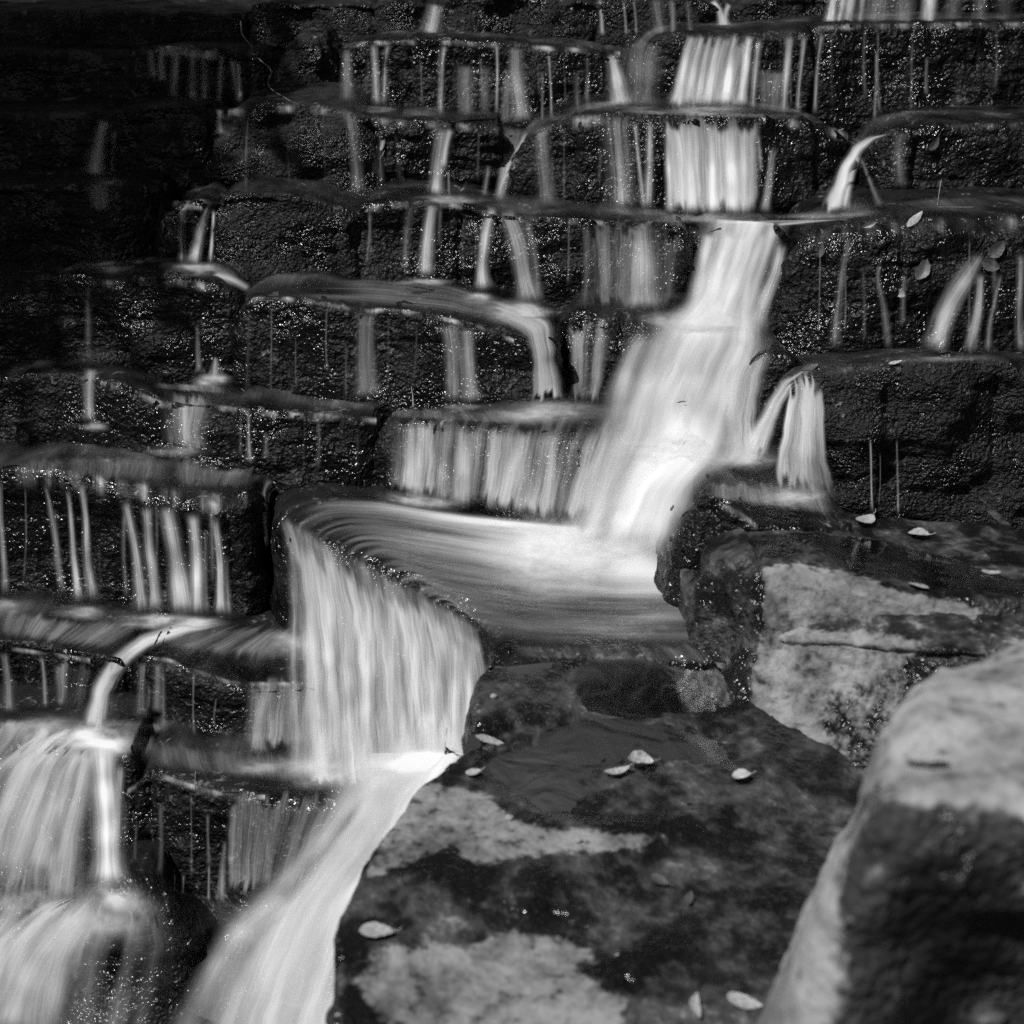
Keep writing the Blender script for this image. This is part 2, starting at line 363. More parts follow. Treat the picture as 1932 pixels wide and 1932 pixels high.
R('ledge_rock', 'large rounded dark rock littered with wet leaves, right side', [(1458, 540, 4.52), (1474, 480, 4.42), (1510, 446, 4.36), (1600, 424, 4.32), (1720, 412, 4.3), (1960, 404, 4.32), (2080, 404, 4.35)], 'wet', drop=.42, seed=21, r=.08)

R('ledge_rock', 'shaded glinting ledge on the fifth step, left side', [(-150, 524, 4.45), (90, 516, 4.4), (200, 524, 4.34), (330, 522, 4.3), (430, 540, 4.3), (472, 556, 4.38)], 'wet', drop=.4, seed=22)
R('ledge_rock', 'broad sloping slab with a sparkling rim in the middle of the cascade', [(422, 596, 4.36), (455, 560, 4.26), (560, 558, 4.2), (680, 579, 4.16), (740, 579, 4.14), (830, 593, 4.1), (910, 611, 4.06), (960, 622, 4.04), (1000, 630, 4.03), (1034, 632, 4.05), (1062, 640, 4.12)], 'wet', drop=.4, seed=23, rise=.05)
R('ledge_rock', 'step under the widening white main chute', [(1046, 600, 4.34), (1080, 585, 4.25), (1200, 592, 4.2), (1320, 598, 4.2), (1440, 622, 4.22)], 'wet', drop=.4, seed=24, batter=.25, r=.05)
R('ledge_rock', 'small black stone poking out right of the main chute', [(1410, 680, 4.16), (1440, 662, 4.08), (1480, 664, 4.06), (1512, 684, 4.14)], 'wet', drop=.16, seed=25)

R('ledge_rock', 'long low ledge on the sixth step, left, with a glittering rim', [(-150, 700, 4.3), (60, 706, 4.26), (180, 714, 4.2), (260, 737, 4.15), (320, 757, 4.12), (420, 763, 4.08), (520, 773, 4.05), (640, 779, 4.02), (712, 788, 4.04)], 'wet', drop=.34, seed=26)
R('ledge_rock', 'ledge wholly veiled by water above the bright terrace', [(712, 792, 4.03), (800, 799, 3.94), (900, 809, 3.84), (1000, 817, 3.76), (1100, 820, 3.72), (1250, 832, 3.72), (1420, 852, 3.76)], 'wet', drop=.4, seed=27, batter=.2, r=.05)
R('ledge_rock', 'tall mossy block at the right edge with fine drips', [(1432, 765, 4.02), (1462, 724, 3.9), (1500, 702, 3.84), (1560, 690, 3.78), (1700, 686, 3.74), (1960, 685, 3.74), (2080, 685, 3.76)], 'moss', drop=.52, seed=28, r=.06, batter=.04, lump=1.6, rise=-.2, joint=.5)

R('ledge_rock', 'dark ledge at the left edge with a ragged glossy rim and several spouts', [(-150, 892, 4.0), (0, 893, 3.97), (100, 895, 3.95), (200, 909, 3.9), (330, 937, 3.84), (430, 951, 3.8), (482, 932, 3.84), (500, 908, 3.96)], 'wet', drop=.5, seed=29, r=.04, und=.03, rise=.05)
R('ledge_rock', 'broad terrace slab under the brightest sheet of water', [(503, 940, 3.92), (540, 987, 3.71), (640, 1036, 3.55), (760, 1086, 3.40), (870, 1141, 3.25), (910, 1188, 3.13), (928, 1246, 2.99), (1000, 1248, 2.985), (1200, 1243, 3.0), (1350, 1238, 3.0)], 'wet', joint=.5, film=0, tread=1.0, drop=.55, seed=30, rise=.055, r=.06, amp=.7)
R('ledge_rock', 'black wet block right of the bright terrace', [(1290, 960, 3.34), (1300, 942, 3.3), (1340, 935, 3.26), (1390, 956, 3.22), (1430, 986, 3.2), (1550, 992, 3.2), (1612, 990, 3.3)], 'wet', drop=.36, seed=31, tread=.7, r=.03)
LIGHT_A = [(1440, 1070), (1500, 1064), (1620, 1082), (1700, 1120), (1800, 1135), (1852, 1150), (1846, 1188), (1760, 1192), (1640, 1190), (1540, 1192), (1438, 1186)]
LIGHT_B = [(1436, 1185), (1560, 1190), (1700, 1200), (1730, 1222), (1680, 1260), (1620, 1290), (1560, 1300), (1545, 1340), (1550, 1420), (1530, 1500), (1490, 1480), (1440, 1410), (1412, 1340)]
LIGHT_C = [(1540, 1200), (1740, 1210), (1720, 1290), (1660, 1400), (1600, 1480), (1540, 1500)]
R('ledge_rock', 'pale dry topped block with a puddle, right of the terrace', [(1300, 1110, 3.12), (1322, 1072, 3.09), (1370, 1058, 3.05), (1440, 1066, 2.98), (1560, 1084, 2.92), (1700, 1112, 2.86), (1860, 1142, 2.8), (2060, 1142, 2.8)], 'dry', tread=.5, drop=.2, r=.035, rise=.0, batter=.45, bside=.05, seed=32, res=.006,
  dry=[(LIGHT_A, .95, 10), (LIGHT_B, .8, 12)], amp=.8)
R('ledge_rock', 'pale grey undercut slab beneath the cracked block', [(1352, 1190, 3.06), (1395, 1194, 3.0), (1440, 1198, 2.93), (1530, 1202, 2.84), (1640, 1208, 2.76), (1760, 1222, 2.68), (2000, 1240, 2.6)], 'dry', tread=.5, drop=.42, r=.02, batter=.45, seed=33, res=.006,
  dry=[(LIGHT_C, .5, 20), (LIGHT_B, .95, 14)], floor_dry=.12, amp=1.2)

R('ledge_rock', 'wet low ledge at the left edge below the row of spouts', [(-150, 1206, 3.68), (0, 1213, 3.62), (100, 1227, 3.58), (170, 1239, 3.56), (216, 1247, 3.54), (252, 1254, 3.56)], 'wet', drop=.34, seed=34, rise=.05)
R('ledge_rock', 'flat dark slab left of the tall curtain', [(252, 1262, 3.56), (276, 1234, 3.53), (320, 1240, 3.5), (355, 1255, 3.46), (400, 1269, 3.43), (450, 1283, 3.41), (595, 1284, 3.4), (660, 1292, 3.42)], 'wet', drop=.34, seed=35, rise=.05)
R('ledge_rock', 'rock under the spreading fan of water at the left edge', [(-150, 1402, 3.35), (0, 1397, 3.33), (100, 1402, 3.3), (180, 1410, 3.27), (215, 1418, 3.23), (252, 1434, 3.22), (300, 1452, 3.27)], 'wet', drop=.5, seed=36, batter=.4, r=.06)
R('ledge_rock', 'sparkling dark block beside the white column of water, lower left', [(236, 1510, 3.28), (250, 1480, 3.2), (290, 1457, 3.2), (350, 1473, 3.16), (430, 1493, 3.12), (500, 1497, 3.1), (660, 1502, 3.1)], 'wet', drop=.45, seed=37)
R('ledge_rock', 'domed boulder washed by water in the lower left corner', [(-120, 1790, 2.98), (60, 1722, 2.95), (200, 1694, 2.92), (320, 1708, 2.93), (420, 1744, 3.0), (520, 1800, 3.08), (620, 1860, 3.12)], 'wet', joint=0, film=0, drop=.55, seed=38, r=.16, batter=.45, rise=-.05)
R('ledge_rock', 'sloping rock buried under the thick white chute at the bottom', [(490, 1530, 3.2), (540, 1500, 3.18), (620, 1462, 3.12), (720, 1450, 3.08), (830, 1444, 3.05), (910, 1448, 3.0)], 'wet', joint=0, film=0, drop=.6, seed=39, batter=.85, r=.1)

DRY_1 = [(790, 1484), (860, 1482), (920, 1505), (965, 1545), (1060, 1568), (1180, 1570), (1262, 1575), (1230, 1592), (1160, 1605), (1080, 1605), (990, 1612), (930, 1632), (870, 1620), (850, 1600), (780, 1628), (690, 1660), (705, 1610), (735, 1560), (755, 1500)]
DRY_2 = [(700, 1800), (760, 1785), (880, 1790), (960, 1755), (1040, 1760), (1110, 1790), (1130, 1815), (1090, 1830), (1160, 1880), (1180, 1905), (1150, 1960), (860, 1990), (720, 1930), (665, 1860)]
POOL_1 = [(905, 1395), (960, 1350), (1100, 1348), (1250, 1355), (1370, 1400), (1420, 1470), (1360, 1510), (1250, 1535), (1130, 1542), (1030, 1530), (975, 1500), (900, 1440)]
POOL_2 = [(980, 1262), (1100, 1250), (1300, 1250), (1390, 1290), (1400, 1340), (1250, 1350), (1110, 1340), (960, 1300)]
CRACK = [(1040, 1712), (1100, 1745), (1165, 1800), (1210, 1880), (1222, 1960), (1210, 1960), (1198, 1885), (1155, 1808), (1092, 1753), (1030, 1718)]
SLOT = [(850, 1690), (940, 1712), (1040, 1718), (960, 1745), (900, 1775), (760, 1782), (780, 1772), (895, 1765), (940, 1735), (850, 1700)]
R('ledge_rock', 'low foreground shelf with pale dry patches, puddles and fallen leaves', [(935, 1258, 2.97), (903, 1300, 2.85), (894, 1390, 2.68), (836, 1441, 2.58), (766, 1501, 2.47), (706, 1621, 2.27), (646, 1721, 2.12), (623, 1831, 1.98), (640, 1950, 1.86), (720, 2050, 1.75), (900, 2090, 1.72), (1300, 2090, 1.72), (1700, 2090, 1.72)], 'dry', joint=.35, tread=1.5, drop=.7, r=.02, rise=.0, batter=.12, back=(.8, .6), seed=40, res=.006, amp=.75,
  dry=[(DRY_1, .95, 16), (DRY_2, .95, 20)], dents=[(POOL_1, .014, 16), (POOL_2, .008, 25), (CRACK, .006, 5), (SLOT, .004, 8)])
BOULDER_SHADE = [(1640, 1505), (1700, 1500), (1760, 1520), (1860, 1525), (2100, 1560), (2100, 2100), (1560, 2100), (1570, 1900), (1580, 1760), (1575, 1650), (1620, 1560)]  # shade of the boulder's front, painted in through the dry mask
R('boulder', 'large pale blurred boulder in the lower right corner, front painted dark as shade', [(1716, 1238, 1.87), (1692, 1300, 1.72), (1656, 1400, 1.58), (1612, 1486, 1.47), (1640, 1520, 1.42), (1740, 1510, 1.40), (1960, 1520, 1.39), (2250, 1520, 1.40)], 'boulder', joint=0, tread=.85, drop=1.75, r=.05, rise=.0, back=(1, .3), batter=-.12, bside=.3, seed=41, res=.012, amp=1.1,
  floor_dry=1.0, dry=[(BOULDER_SHADE, 0.05, 34)])

#WATER
# ------------------------------------------------------------------ draping water over the rocks
TREE = BVHTree.FromPolygons(np.concatenate(BV).tolist(), np.concatenate(BF).tolist(), all_triangles=False)
NB = len(BV) - 2          # without the foreground shelf and boulder, for water that runs behind them
TREE_B = BVHTree.FromPolygons(np.concatenate(BV[:NB]).tolist(), np.concatenate(BF[:NB]).tolist(), all_triangles=False)
KEEP = [i for i in range(NB) if i not in (30, 31, 32)]      # also without the blocks beside the terrace
TREE_C = BVHTree.FromPolygons(np.concatenate(BV).tolist(), np.concatenate([BF[i] for i in KEEP]).tolist(), all_triangles=False)
CAMV = Vector((0, 0, CZ))
def depth_at(x, y, tree):
    """distance factor to the first rock along the sight line, nan where there is none"""
    d = ray_dirs(x, y); out = np.full(d.shape[:-1], np.nan)
    for k in np.ndindex(out.shape):
        v = Vector(d[k]); L = v.length
        h = tree.ray_cast(CAMV, v / L)
        if h[0] is not None: out[k] = h[3] / L
    return out
def fill(a):
    bad = np.isnan(a)
    if bad.all(): return None
    for _ in range(60):
        if not bad.any(): break
        p = np.pad(a, 1, constant_values=np.nan)
        st = np.stack([p[:-2, 1:-1], p[2:, 1:-1], p[1:-1, :-2], p[1:-1, 2:]])
        with np.errstate(all='ignore'):
            import warnings
            with warnings.catch_warnings():
                warnings.simplefilter('ignore'); m = np.nanmean(st, 0)
        a = np.where(bad, m, a); bad = np.isnan(a)
    return a
def minf(a, r, axis):
    out = a.copy()
    for k in range(1, r + 1):
        for sgn in (-1, 1):
            b = np.roll(a, sgn * k, axis)
            if axis == 0:
                if sgn > 0: b[:k] = a[:k]
                else: b[-k:] = a[-k:]
            else:
                if sgn > 0: b[:, :k] = a[:, :k]
                else: b[:, -k:] = a[:, -k:]
            out = np.minimum(out, b)
    return out
def emit(name, X, Y, dens, parent, mat, off=.010, sv=3.0, su=1.0, bulge=0.0, clampc=None, mnf=2, raise_=None, behind=False, mono=False):
    D = fill(depth_at(X, Y, TREE_C if behind == 2 else TREE_B if behind else TREE))
    if D is None: return None
    if clampc is not None:
        mid = gauss(D[:, D.shape[1] // 2], 1.0, 0)[:, None]; D = np.clip(D, mid - clampc, mid + clampc)
    if mono: D = np.minimum.accumulate(gauss(D, 1.0, 0), 0)
    S = gauss(gauss(minf(D, mnf, 0), sv, 0), su, 1)
    D = np.minimum(S, D + .004)
    D = gauss(gauss(D, 1.0, 0), max(.6, su * .5), 1)
    u = np.linspace(0, 1, X.shape[1])[None]
    D = D - (off + bulge * (1 - (2 * u - 1) ** 2)) / 4.0 * (D / D.mean())
    if raise_ is not None: D = D - raise_ / 4.0
    V = ray_dirs(X, Y) * D[..., None] + np.array([0, 0, CZ])
    wu = np.linalg.norm(np.diff(V, axis=1), axis=2).mean(0); U = np.concatenate([[0], np.cumsum(wu)])
    lv = np.linalg.norm(np.diff(V, axis=0), axis=2).mean(1); Vv = np.concatenate([[0], np.cumsum(lv)])
    ph = rng.uniform(0, 50, 2)
    uv = np.stack(np.broadcast_arrays(U[None] + ph[0], Vv[:, None] + ph[1]), -1)
    me, q = grid_mesh(name, V, {'dens': dens}, uv)
    me.flip_normals()
    return link(name, me, M[mat], parent)
def smooth_path(pts, step):
    return catmull(np.asarray(pts, float), step)
def strand(parent, pts, dens, fade=(.12, .16), bulge=.012, name='strand', mat='silk', off=.012, step=5.0, behind=False):
    """a thread of water: pts = (x, y, width)"""
    a = np.asarray(pts, float)
    c = smooth_path(np.concatenate([a[:, :2], a[:, 2:]], 1), step)
    t = np.gradient(c[:, :2], axis=0); t = np.stack([gauss(t[:, k], 2, 0) for k in (0, 1)], -1); t /= np.linalg.norm(t, axis=1)[:, None] + 1e-9
    nrm = np.stack([t[:, 1], -t[:, 0]], -1)
    nu = int(np.clip(a[:, 2].max() / 3, 5, 21)); u = np.linspace(-.5, .5, nu)
    nv = len(c); vv = np.linspace(0, 1, nv)
    wob = 1 + .18 * perlin(np.stack([vv * nv * .06 + rng.uniform(0, 99), vv * 0, vv * 0 + .5], -1))
    foot = sstep(.78, 1.0, vv) * rng.uniform(.2, .7); head = sstep(.16, 0, vv) * .5
    W = c[:, 2] * wob * 1.75 * (1 + foot + head)
    cen = c[:, :2] + nrm * (perlin(np.stack([vv * nv * .05 + rng.uniform(0, 99), vv * 0 + 7.7, vv * 0], -1)) * np.clip(W, 5, 16) * .2)[:, None]
    X = cen[:, :1] + nrm[:, :1] * W[:, None] * u[None]; Y = cen[:, 1:2] + nrm[:, 1:2] * W[:, None] * u[None]
    e = (np.exp(-(3.3 * u) ** 2) * sstep(0, .12, .5 - np.abs(u)))[None] * 1.15
    d = np.interp(vv, np.linspace(0, 1, len(np.atleast_1d(dens))), np.atleast_1d(dens))[:, None]
    f = (sstep(0, fade[0], vv) * sstep(0, fade[1], 1 - vv))[:, None]
    d = d * (1 - .35 * (foot + head)[:, None]) * (1 + .3 * perlin(np.stack([vv * nv * .09 + rng.uniform(0, 99), vv * 0, vv * 0 + 3.3], -1)))[:, None]
    return emit(name, X, Y, d * e * f, parent, mat, off=off, bulge=bulge, clampc=.02, behind=behind, mono=True)
def sheet(parent, rows, dens, edge=(.24, .24), fade=(.08, .12), name='veil', mat='silk', off=.019, step=6.0, sv=2.0, su=1.2, mask=0.0, patch=None, behind=False, mono=True, jit=1.0):
    """a curtain: rows = (x left, y left, x right, y right) in flow order"""
    a = np.asarray(rows, float)
    key = np.linspace(0, 1, len(a))
    mid = np.stack([(a[:, 0] + a[:, 2]) / 2, (a[:, 1] + a[:, 3]) / 2], -1)
    L = np.concatenate([[0], np.cumsum(np.maximum(1, np.linalg.norm(np.diff(mid, axis=0), axis=1)))]); L /= L[-1]
    tot = max(np.linalg.norm(np.diff(a[:, :2], axis=0), axis=1).sum(), np.linalg.norm(np.diff(a[:, 2:], axis=0), axis=1).sum())
    nv = int(max(8, tot / step)); vv = np.linspace(0, 1, nv)
    lin = np.stack([np.interp(vv, L, a[:, k]) for k in range(4)], -1)
    lin = np.stack([gauss(lin[:, k], nv * .02, 0) for k in range(4)], -1)
    wpx = np.hypot(lin[:, 2] - lin[:, 0], lin[:, 3] - lin[:, 1]).max()
    nu = int(np.clip(wpx / step, 6, 90)); u = np.linspace(0, 1, nu)[None]
    X = lin[:, :1] * (1 - u) + lin[:, 2:3] * u; Y = lin[:, 1:2] * (1 - u) + lin[:, 3:4] * u
    X = X + 3.0 * perlin(np.stack([X * .03, Y * .03, X * 0 + 2.2], -1)); 
    dn = np.array([(q, q) if np.isscalar(q) else q for q in (dens if isinstance(dens, (list, tuple)) else [dens] * len(a))], float)
    d = np.interp(vv, L, dn[:, 0])[:, None] * (1 - u) + np.interp(vv, L, dn[:, 1])[:, None] * u
    e = sstep(0, max(edge[0], 1e-3), u) * sstep(0, max(edge[1], 1e-3), 1 - u)
    ph = rng.uniform(0, 99)
    jt = np.clip(.5 + 1.1 * fbm(np.stack([u[0] * wpx * .07 + ph, u[0] * 0, u[0] * 0 + 4.4], -1), 3), 0, 1)[None] * .16 * jit
    jb = np.clip(.5 + 1.1 * fbm(np.stack([u[0] * wpx * .07 + ph, u[0] * 0 + 9.1, u[0] * 0], -1), 3), 0, 1)[None] * .10 * jit
    f = sstep(0, max(fade[0], 1e-3), vv[:, None] - jt * (fade[0] > .001)) * sstep(0, max(fade[1], 1e-3), 1 - vv[:, None] - jb * (fade[1] > .001))
    var = 1 + mask * fbm(np.stack([u * wpx * .02 + 0 * vv[:, None] + ph, vv[:, None] * tot * .003 + 0 * u, 0 * u + 0 * vv[:, None]], -1), 3)
    dd = d * e * f * np.clip(var, 0, 2)
    if patch is not None: dd = dd * patch(X, Y)
    return emit(name, X, Y, dd, parent, mat, off=off, sv=sv, su=su, behind=behind, mono=mono)
def splash(parent, x, y, rx, ry, dens, up=.03, name='splash', skew=0.0, behind=False):
    rx = rx * 1.15; ry = ry * 1.5
    n = int(np.clip(rx / 3, 9, 40)); m = int(np.clip(ry / 2.5, 9, 30))
    u = np.linspace(-1, 1, n)[None]; v = np.linspace(-1, 1, m)[:, None]
    X = x + rx * u + 0 * v; Y = y + ry * v + skew * u * rx
    rr = np.sqrt(u * u + v * v); g = np.exp(-3.2 * rr * rr) * sstep(0, .35, 1 - rr)
    g = g * (1 + .8 * fbm(np.stack([u * 1.6 + 0 * v + x * .1, v * 1.6 + 0 * u, 0 * u + 0 * v + y * .1], -1), 2))
    return emit(name, X, Y, dens * .85 * np.clip(g, 0, 1), parent, 'mist', off=.012, sv=2.0, su=1.5, raise_=up * np.clip(1 - rr, 0, 1), behind=behind)
def fall(label, x, y, group=None):
    o = bpy.data.objects.new('waterfall', None); COL.objects.link(o); o.empty_display_size = .05
    tag(o, label, 'waterfall', group or 'falls and trickles of the cascade'); return o
def water(rows, dens, **kw):
    kw.setdefault('edge', (.2, .2)); kw.setdefault('fade', (.25, .25)); kw.setdefault('off', .012); kw['mono'] = False
    o = sheet(None, rows, dens, name='water', **kw)
    if o: tag(o, kind='structure')
    return o
Sx, SH, SP = strand, sheet, splash
def rim(pts, h=16, dens=.42, mask=1.6):
    """water breaking over the edge of a ledge"""
    p = np.asarray(pts, float); a = catmull(np.c_[p, p[:, :1] * 0], 8.0)[:, :2]
    n = 8; v = np.linspace(-.25, 1, n)[:, None]
    X = a[None, :, 0] + 0 * v; Y = a[None, :, 1] + v * h
    ph = rng.uniform(0, 99)
    m = np.clip(.45 + mask * fbm(np.stack([X * .022 + ph, Y * 0, X * 0], -1), 3), 0, 1.3) * (1 + .5 * fbm(np.stack([X * .12 + ph, Y * .08, X * 0], -1), 2))
    d = dens * m * sstep(-.25, .1, v) * sstep(0, .7, 1 - v)
    o = emit('water', X, Y, d, None, 'silk', off=.006, sv=.8, su=.8); tag(o, kind='structure')
for pts, h, d in (([(650, 84), (700, 78), (830, 76), (960, 84), (1080, 90), (1170, 98)], 14, .45), ([(1440, 62), (1570, 48), (1750, 44), (1932, 42)], 16, .45), ([(430, 208), (560, 200), (690, 214)], 20, .35),
                  ([(700, 222), (850, 232), (940, 242)], 20, .4), ([(1010, 250), (1060, 228), (1150, 214)], 30, .4), ([(1440, 222), (1520, 230), (1600, 252)], 24, .45), ([(1650, 262), (1780, 238), (1932, 232)], 16, .3),
                  ([(690, 390), (780, 380), (860, 384), (940, 403), (1060, 412), (1180, 420), (1290, 428)], 16, .45), ([(1500, 452), (1600, 430), (1720, 418), (1932, 410)], 40, .32), ([(430, 590), (455, 564), (560, 562), (680, 582), (740, 582), (830, 597), (910, 616), (970, 640)], 13, .5),
                  ([(90, 522), (200, 530), (330, 526), (430, 544)], 22, .4), ([(190, 718), (260, 741), (320, 760), (420, 766), (520, 777), (640, 782), (710, 790)], 16, .5), ([(0, 886), (100, 888), (200, 900), (330, 926), (430, 942)], 48, .62),
                  ([(0, 1218), (100, 1232), (170, 1243)], 12, .55), ([(270, 1238), (320, 1243), (355, 1258), (400, 1272), (450, 1286), (595, 1288)], 12, .5), ([(240, 1490), (290, 1460), (350, 1476), (430, 1497), (500, 1500)], 14, .5), ([(1300, 950), (1340, 942), (1390, 962), (1430, 990)], 20, .35), ([(1480, 705), (1560, 694), (1700, 690)], 14, .3)):
    rim(pts, h, d)

# ---- top row
w = fall('short pale spout between two mossy rocks at the top edge', 0, 0)
Sx(w, [(822, 6, 26), (816, 40, 30), (810, 68, 30)], .5); 
w = fall('hair thin trickles on the top edge rock left of the Y spout', 0, 0)
for x, wd, d in ((1132, 8, .5), (1178, 5, .4), (1196, 5, .45), (1241, 26, .28), (1268, 12, .35), (1300, 10, .3)):
    Sx(w, [(x - 2, -4, wd), (x + 2, 30, wd), (x + 4, 70, wd)], d)
w = fall('Y shaped spout pouring through a gap at the top edge', 0, 0)
Sx(w, [(1343, 0, 10), (1358, 20, 12), (1368, 54, 22)], .7); Sx(w, [(1378, 6, 8), (1371, 28, 10), (1368, 54, 16)], .6)
w = fall('striped veil pouring over the top right corner ledge', 0, 0)
for x, dx, wd, d in ((1572, -8, 18, .75), (1590, -10, 16, .7), (1608, -12, 18, .6), (1630, -10, 14, .45), (1660, -8, 50, .3), (1705, -6, 40, .3), (1757, -10, 22, .7), (1800, -4, 30, .22), (1850, -3, 26, .25), (1895, -3, 30, .2)):
    Sx(w, [(x, -14, wd), (x + dx * .5, 18, wd), (x + dx, 46, wd)], d)
# ---- second row
w = fall('fringe of short grey trickles over the shaded upper left ledge', 0, 0)
for x, y0, dx, y1, wd, d in ((284, 90, 8, 150, 14, .45), (302, 90, 4, 158, 14, .5), (334, 92, -8, 190, 16, .5), (364, 92, -2, 196, 16, .4), (386, 94, 2, 198, 14, .45), (416, 98, -1, 202, 12, .4), (438, 108, 10, 198, 12, .55), (450, 112, 2, 198, 8, .6)):
    Sx(w, [(x, y0, wd), (x + dx * .6, (y0 + y1) / 2, wd), (x + dx, y1, wd)], d)
SH(w, [(278, 84, 460, 92), (282, 96, 456, 110), (286, 108, 452, 124)], [.3, .5, .1], mask=1.0)
Sx(w, [(415, 205, 10), (412, 225, 12), (414, 256, 16)], .55)
w = fall('two faint trickles beside the mossy boulder near the top', 0, 0)
Sx(w, [(657, 90, 14), (655, 140, 20), (654, 198, 24)], .3); Sx(w, [(703, 78, 12), (708, 130, 12), (712, 204, 16)], .5); Sx(w, [(734, 78, 12), (727, 120, 10), (724, 204, 12)], .42); SP(w, 715, 206, 50, 8, .5)
w = fall('hair thin falls along the long dark second ledge', 0, 0)
Sx(w, [(842, 82, 12), (836, 110, 8), (828, 224, 9)], .5); Sx(w, [(882, 118, 30), (878, 170, 30), (880, 224, 26)], .3); Sx(w, [(915, 120, 20), (912, 224, 18)], .25)
Sx(w, [(937, 82, 10), (938, 110, 6), (936, 224, 6)], .5); Sx(w, [(972, 82, 20), (974, 130, 26), (982, 238, 34)], [.45, .5, .7]); Sx(w, [(955, 140, 14), (955, 238, 18)], .3)
Sx(w, [(1034, 82, 6), (1038, 150, 5), (1042, 234, 5)], .5); Sx(w, [(1086, 130, 10), (1092, 216, 10)], .25); Sx(w, [(1110, 140, 8), (1108, 214, 8)], .22); Sx(w, [(1022, 130, 5), (1024, 232, 5)], .35)
w = fall('bright strand slipping down left of the striped fall', 0, 0)
Sx(w, [(1152, 98, 18), (1162, 140, 28), (1172, 206, 38)], [.5, .65, .75])
Sx(w, [(1228, 72, 50), (1212, 110, 56), (1204, 206, 60)], [.25, .36, .45]); SP(w, 1190, 206, 80, 7, .5)
w = fall('striped white fall of slanting ribbons, upper right', 0, 0)
SH(w, [(1296, 62, 1432, 60), (1288, 78, 1428, 74), (1272, 140, 1412, 140), (1262, 208, 1400, 212)], [.25, .42, .5, .55], edge=(.1, .1), mask=.4)
for x, dx, wd, d in ((1308, -36, 16, .8), (1330, -34, 13, .85), (1344, -32, 12, .7), (1362, -30, 17, .85), (1392, -28, 18, .9), (1416, -22, 14, .8)):
    Sx(w, [(x, 62, wd * .8), (x + dx * .35, 100, wd), (x + dx, 208, wd * 1.5)], [.5, d, d])
SP(w, 1330, 208, 120, 9, .6)
w = fall('thin separate trickles right of the striped fall', 0, 0)
for x, y0, dx, y1, wd, d in ((1434, 68, -16, 214, 10, .5), (1462, 130, -8, 216, 46, .34), (1492, 60, -12, 222, 12, .5), (1520, 58, -14, 224, 8, .5), (1552, 54, -16, 226, 7, .5), (1654, 90, -4, 236, 6, .35), (1722, 70, -4, 220, 6, .2)):
    Sx(w, [(x, y0, wd * 1.2), (x + dx * .7, (y0 + y1) / 2, wd), (x + dx, y1, wd)], d)
# ---- third row
w = fall('faint ghostly fall in the deep shade at the far left', 0, 0)
Sx(w, [(198, 222, 20), (186, 270, 26), (174, 338, 30)], .5); Sx(w, [(216, 240, 14), (208, 336, 16)], .25); SP(w, 200, 342, 50, 8, .6); Sx(w, [(180, 345, 46), (188, 380, 36), (188, 408, 16)], .45, fade=(.05, .4))
w = fall('slender falls over the layered ledge left of the slanting crack', 0, 0)
Sx(w, [(660, 206, 20), (668, 260, 18), (676, 376, 22)], .34); Sx(w, [(840, 236, 32), (832, 290, 26), (818, 374, 24)], [.35, .5, .8]); Sx(w, [(852, 240, 10), (842, 280, 10), (834, 320, 12)], .6)
Sx(w, [(846, 320, 4), (846, 372, 5)], .35); Sx(w, [(922, 310, 8), (914, 374, 10)], .35); SP(w, 850, 376, 90, 9, .7)
w = fall('ribbon running down along the slanting crack', 0, 0)
Sx(w, [(975, 234, 50), (968, 270, 38), (952, 330, 24), (940, 386, 16)], [.35, .45, .5, .6]); Sx(w, [(1000, 244, 12), (972, 290, 8), (950, 340, 7), (938, 386, 8)], .5)
w = fall('grey veils on the left shoulder of the big round rock', 0, 0)
Sx(w, [(1022, 232, 26), (1026, 300, 28), (1032, 398, 30)], .3)
Sx(w, [(1162, 210, 40), (1166, 280, 44), (1176, 404, 54)], [.3, .5, .55]); Sx(w, [(1196, 225, 9), (1204, 300, 8), (1214, 404, 10)], .45); Sx(w, [(1228, 222, 14), (1224, 300, 14), (1222, 404, 16)], .5)
w = fall('main white curtain dropping to the middle of the cascade', 0, 0)
SH(w, [(1240, 204, 1440, 210), (1246, 218, 1444, 226), (1250, 245, 1440, 250), (1256, 320, 1440, 320), (1262, 412, 1440, 410)], [.45, .35, .62, .72, .8], edge=(.08, .12), mask=.35)
for x, wd, d in ((1262, 14, .8), (1304, 26, .85), (1345, 22, .8), (1378, 26, .9), (1404, 20, .75)):
    Sx(w, [(x - 2, 228, wd), (x, 300, wd), (x + 2, 412, wd * 1.2)], [.3, d, d])
Sx(w, [(1462, 275, 10), (1452, 340, 14), (1438, 408, 18)], .55); Sx(w, [(1432, 250, 8), (1436, 330, 8)], .4); SP(w, 1350, 412, 170, 12, .7)
w = fall('arched white chute spilling from the notch at the right', 0, 0)
SH(w, [(1690, 244, 1694, 256), (1640, 252, 1652, 266), (1606, 270, 1630, 288), (1582, 304, 1616, 316), (1562, 352, 1604, 356), (1536, 410, 1596, 410)], [.4, .6, .75, .85, .85, .85], edge=(.38, .38), fade=(.15, .08), off=.018, sv=2)
Sx(w, [(1622, 288, 8), (1606, 330, 12), (1592, 402, 16)], .7)
Sx(w, [(1622, 295, 6), (1640, 340, 8), (1664, 396, 14)], .32); Sx(w, [(1702, 245, 30), (1696, 290, 26), (1700, 360, 24)], .25); SP(w, 1560, 406, 120, 9, .6, skew=-.06)
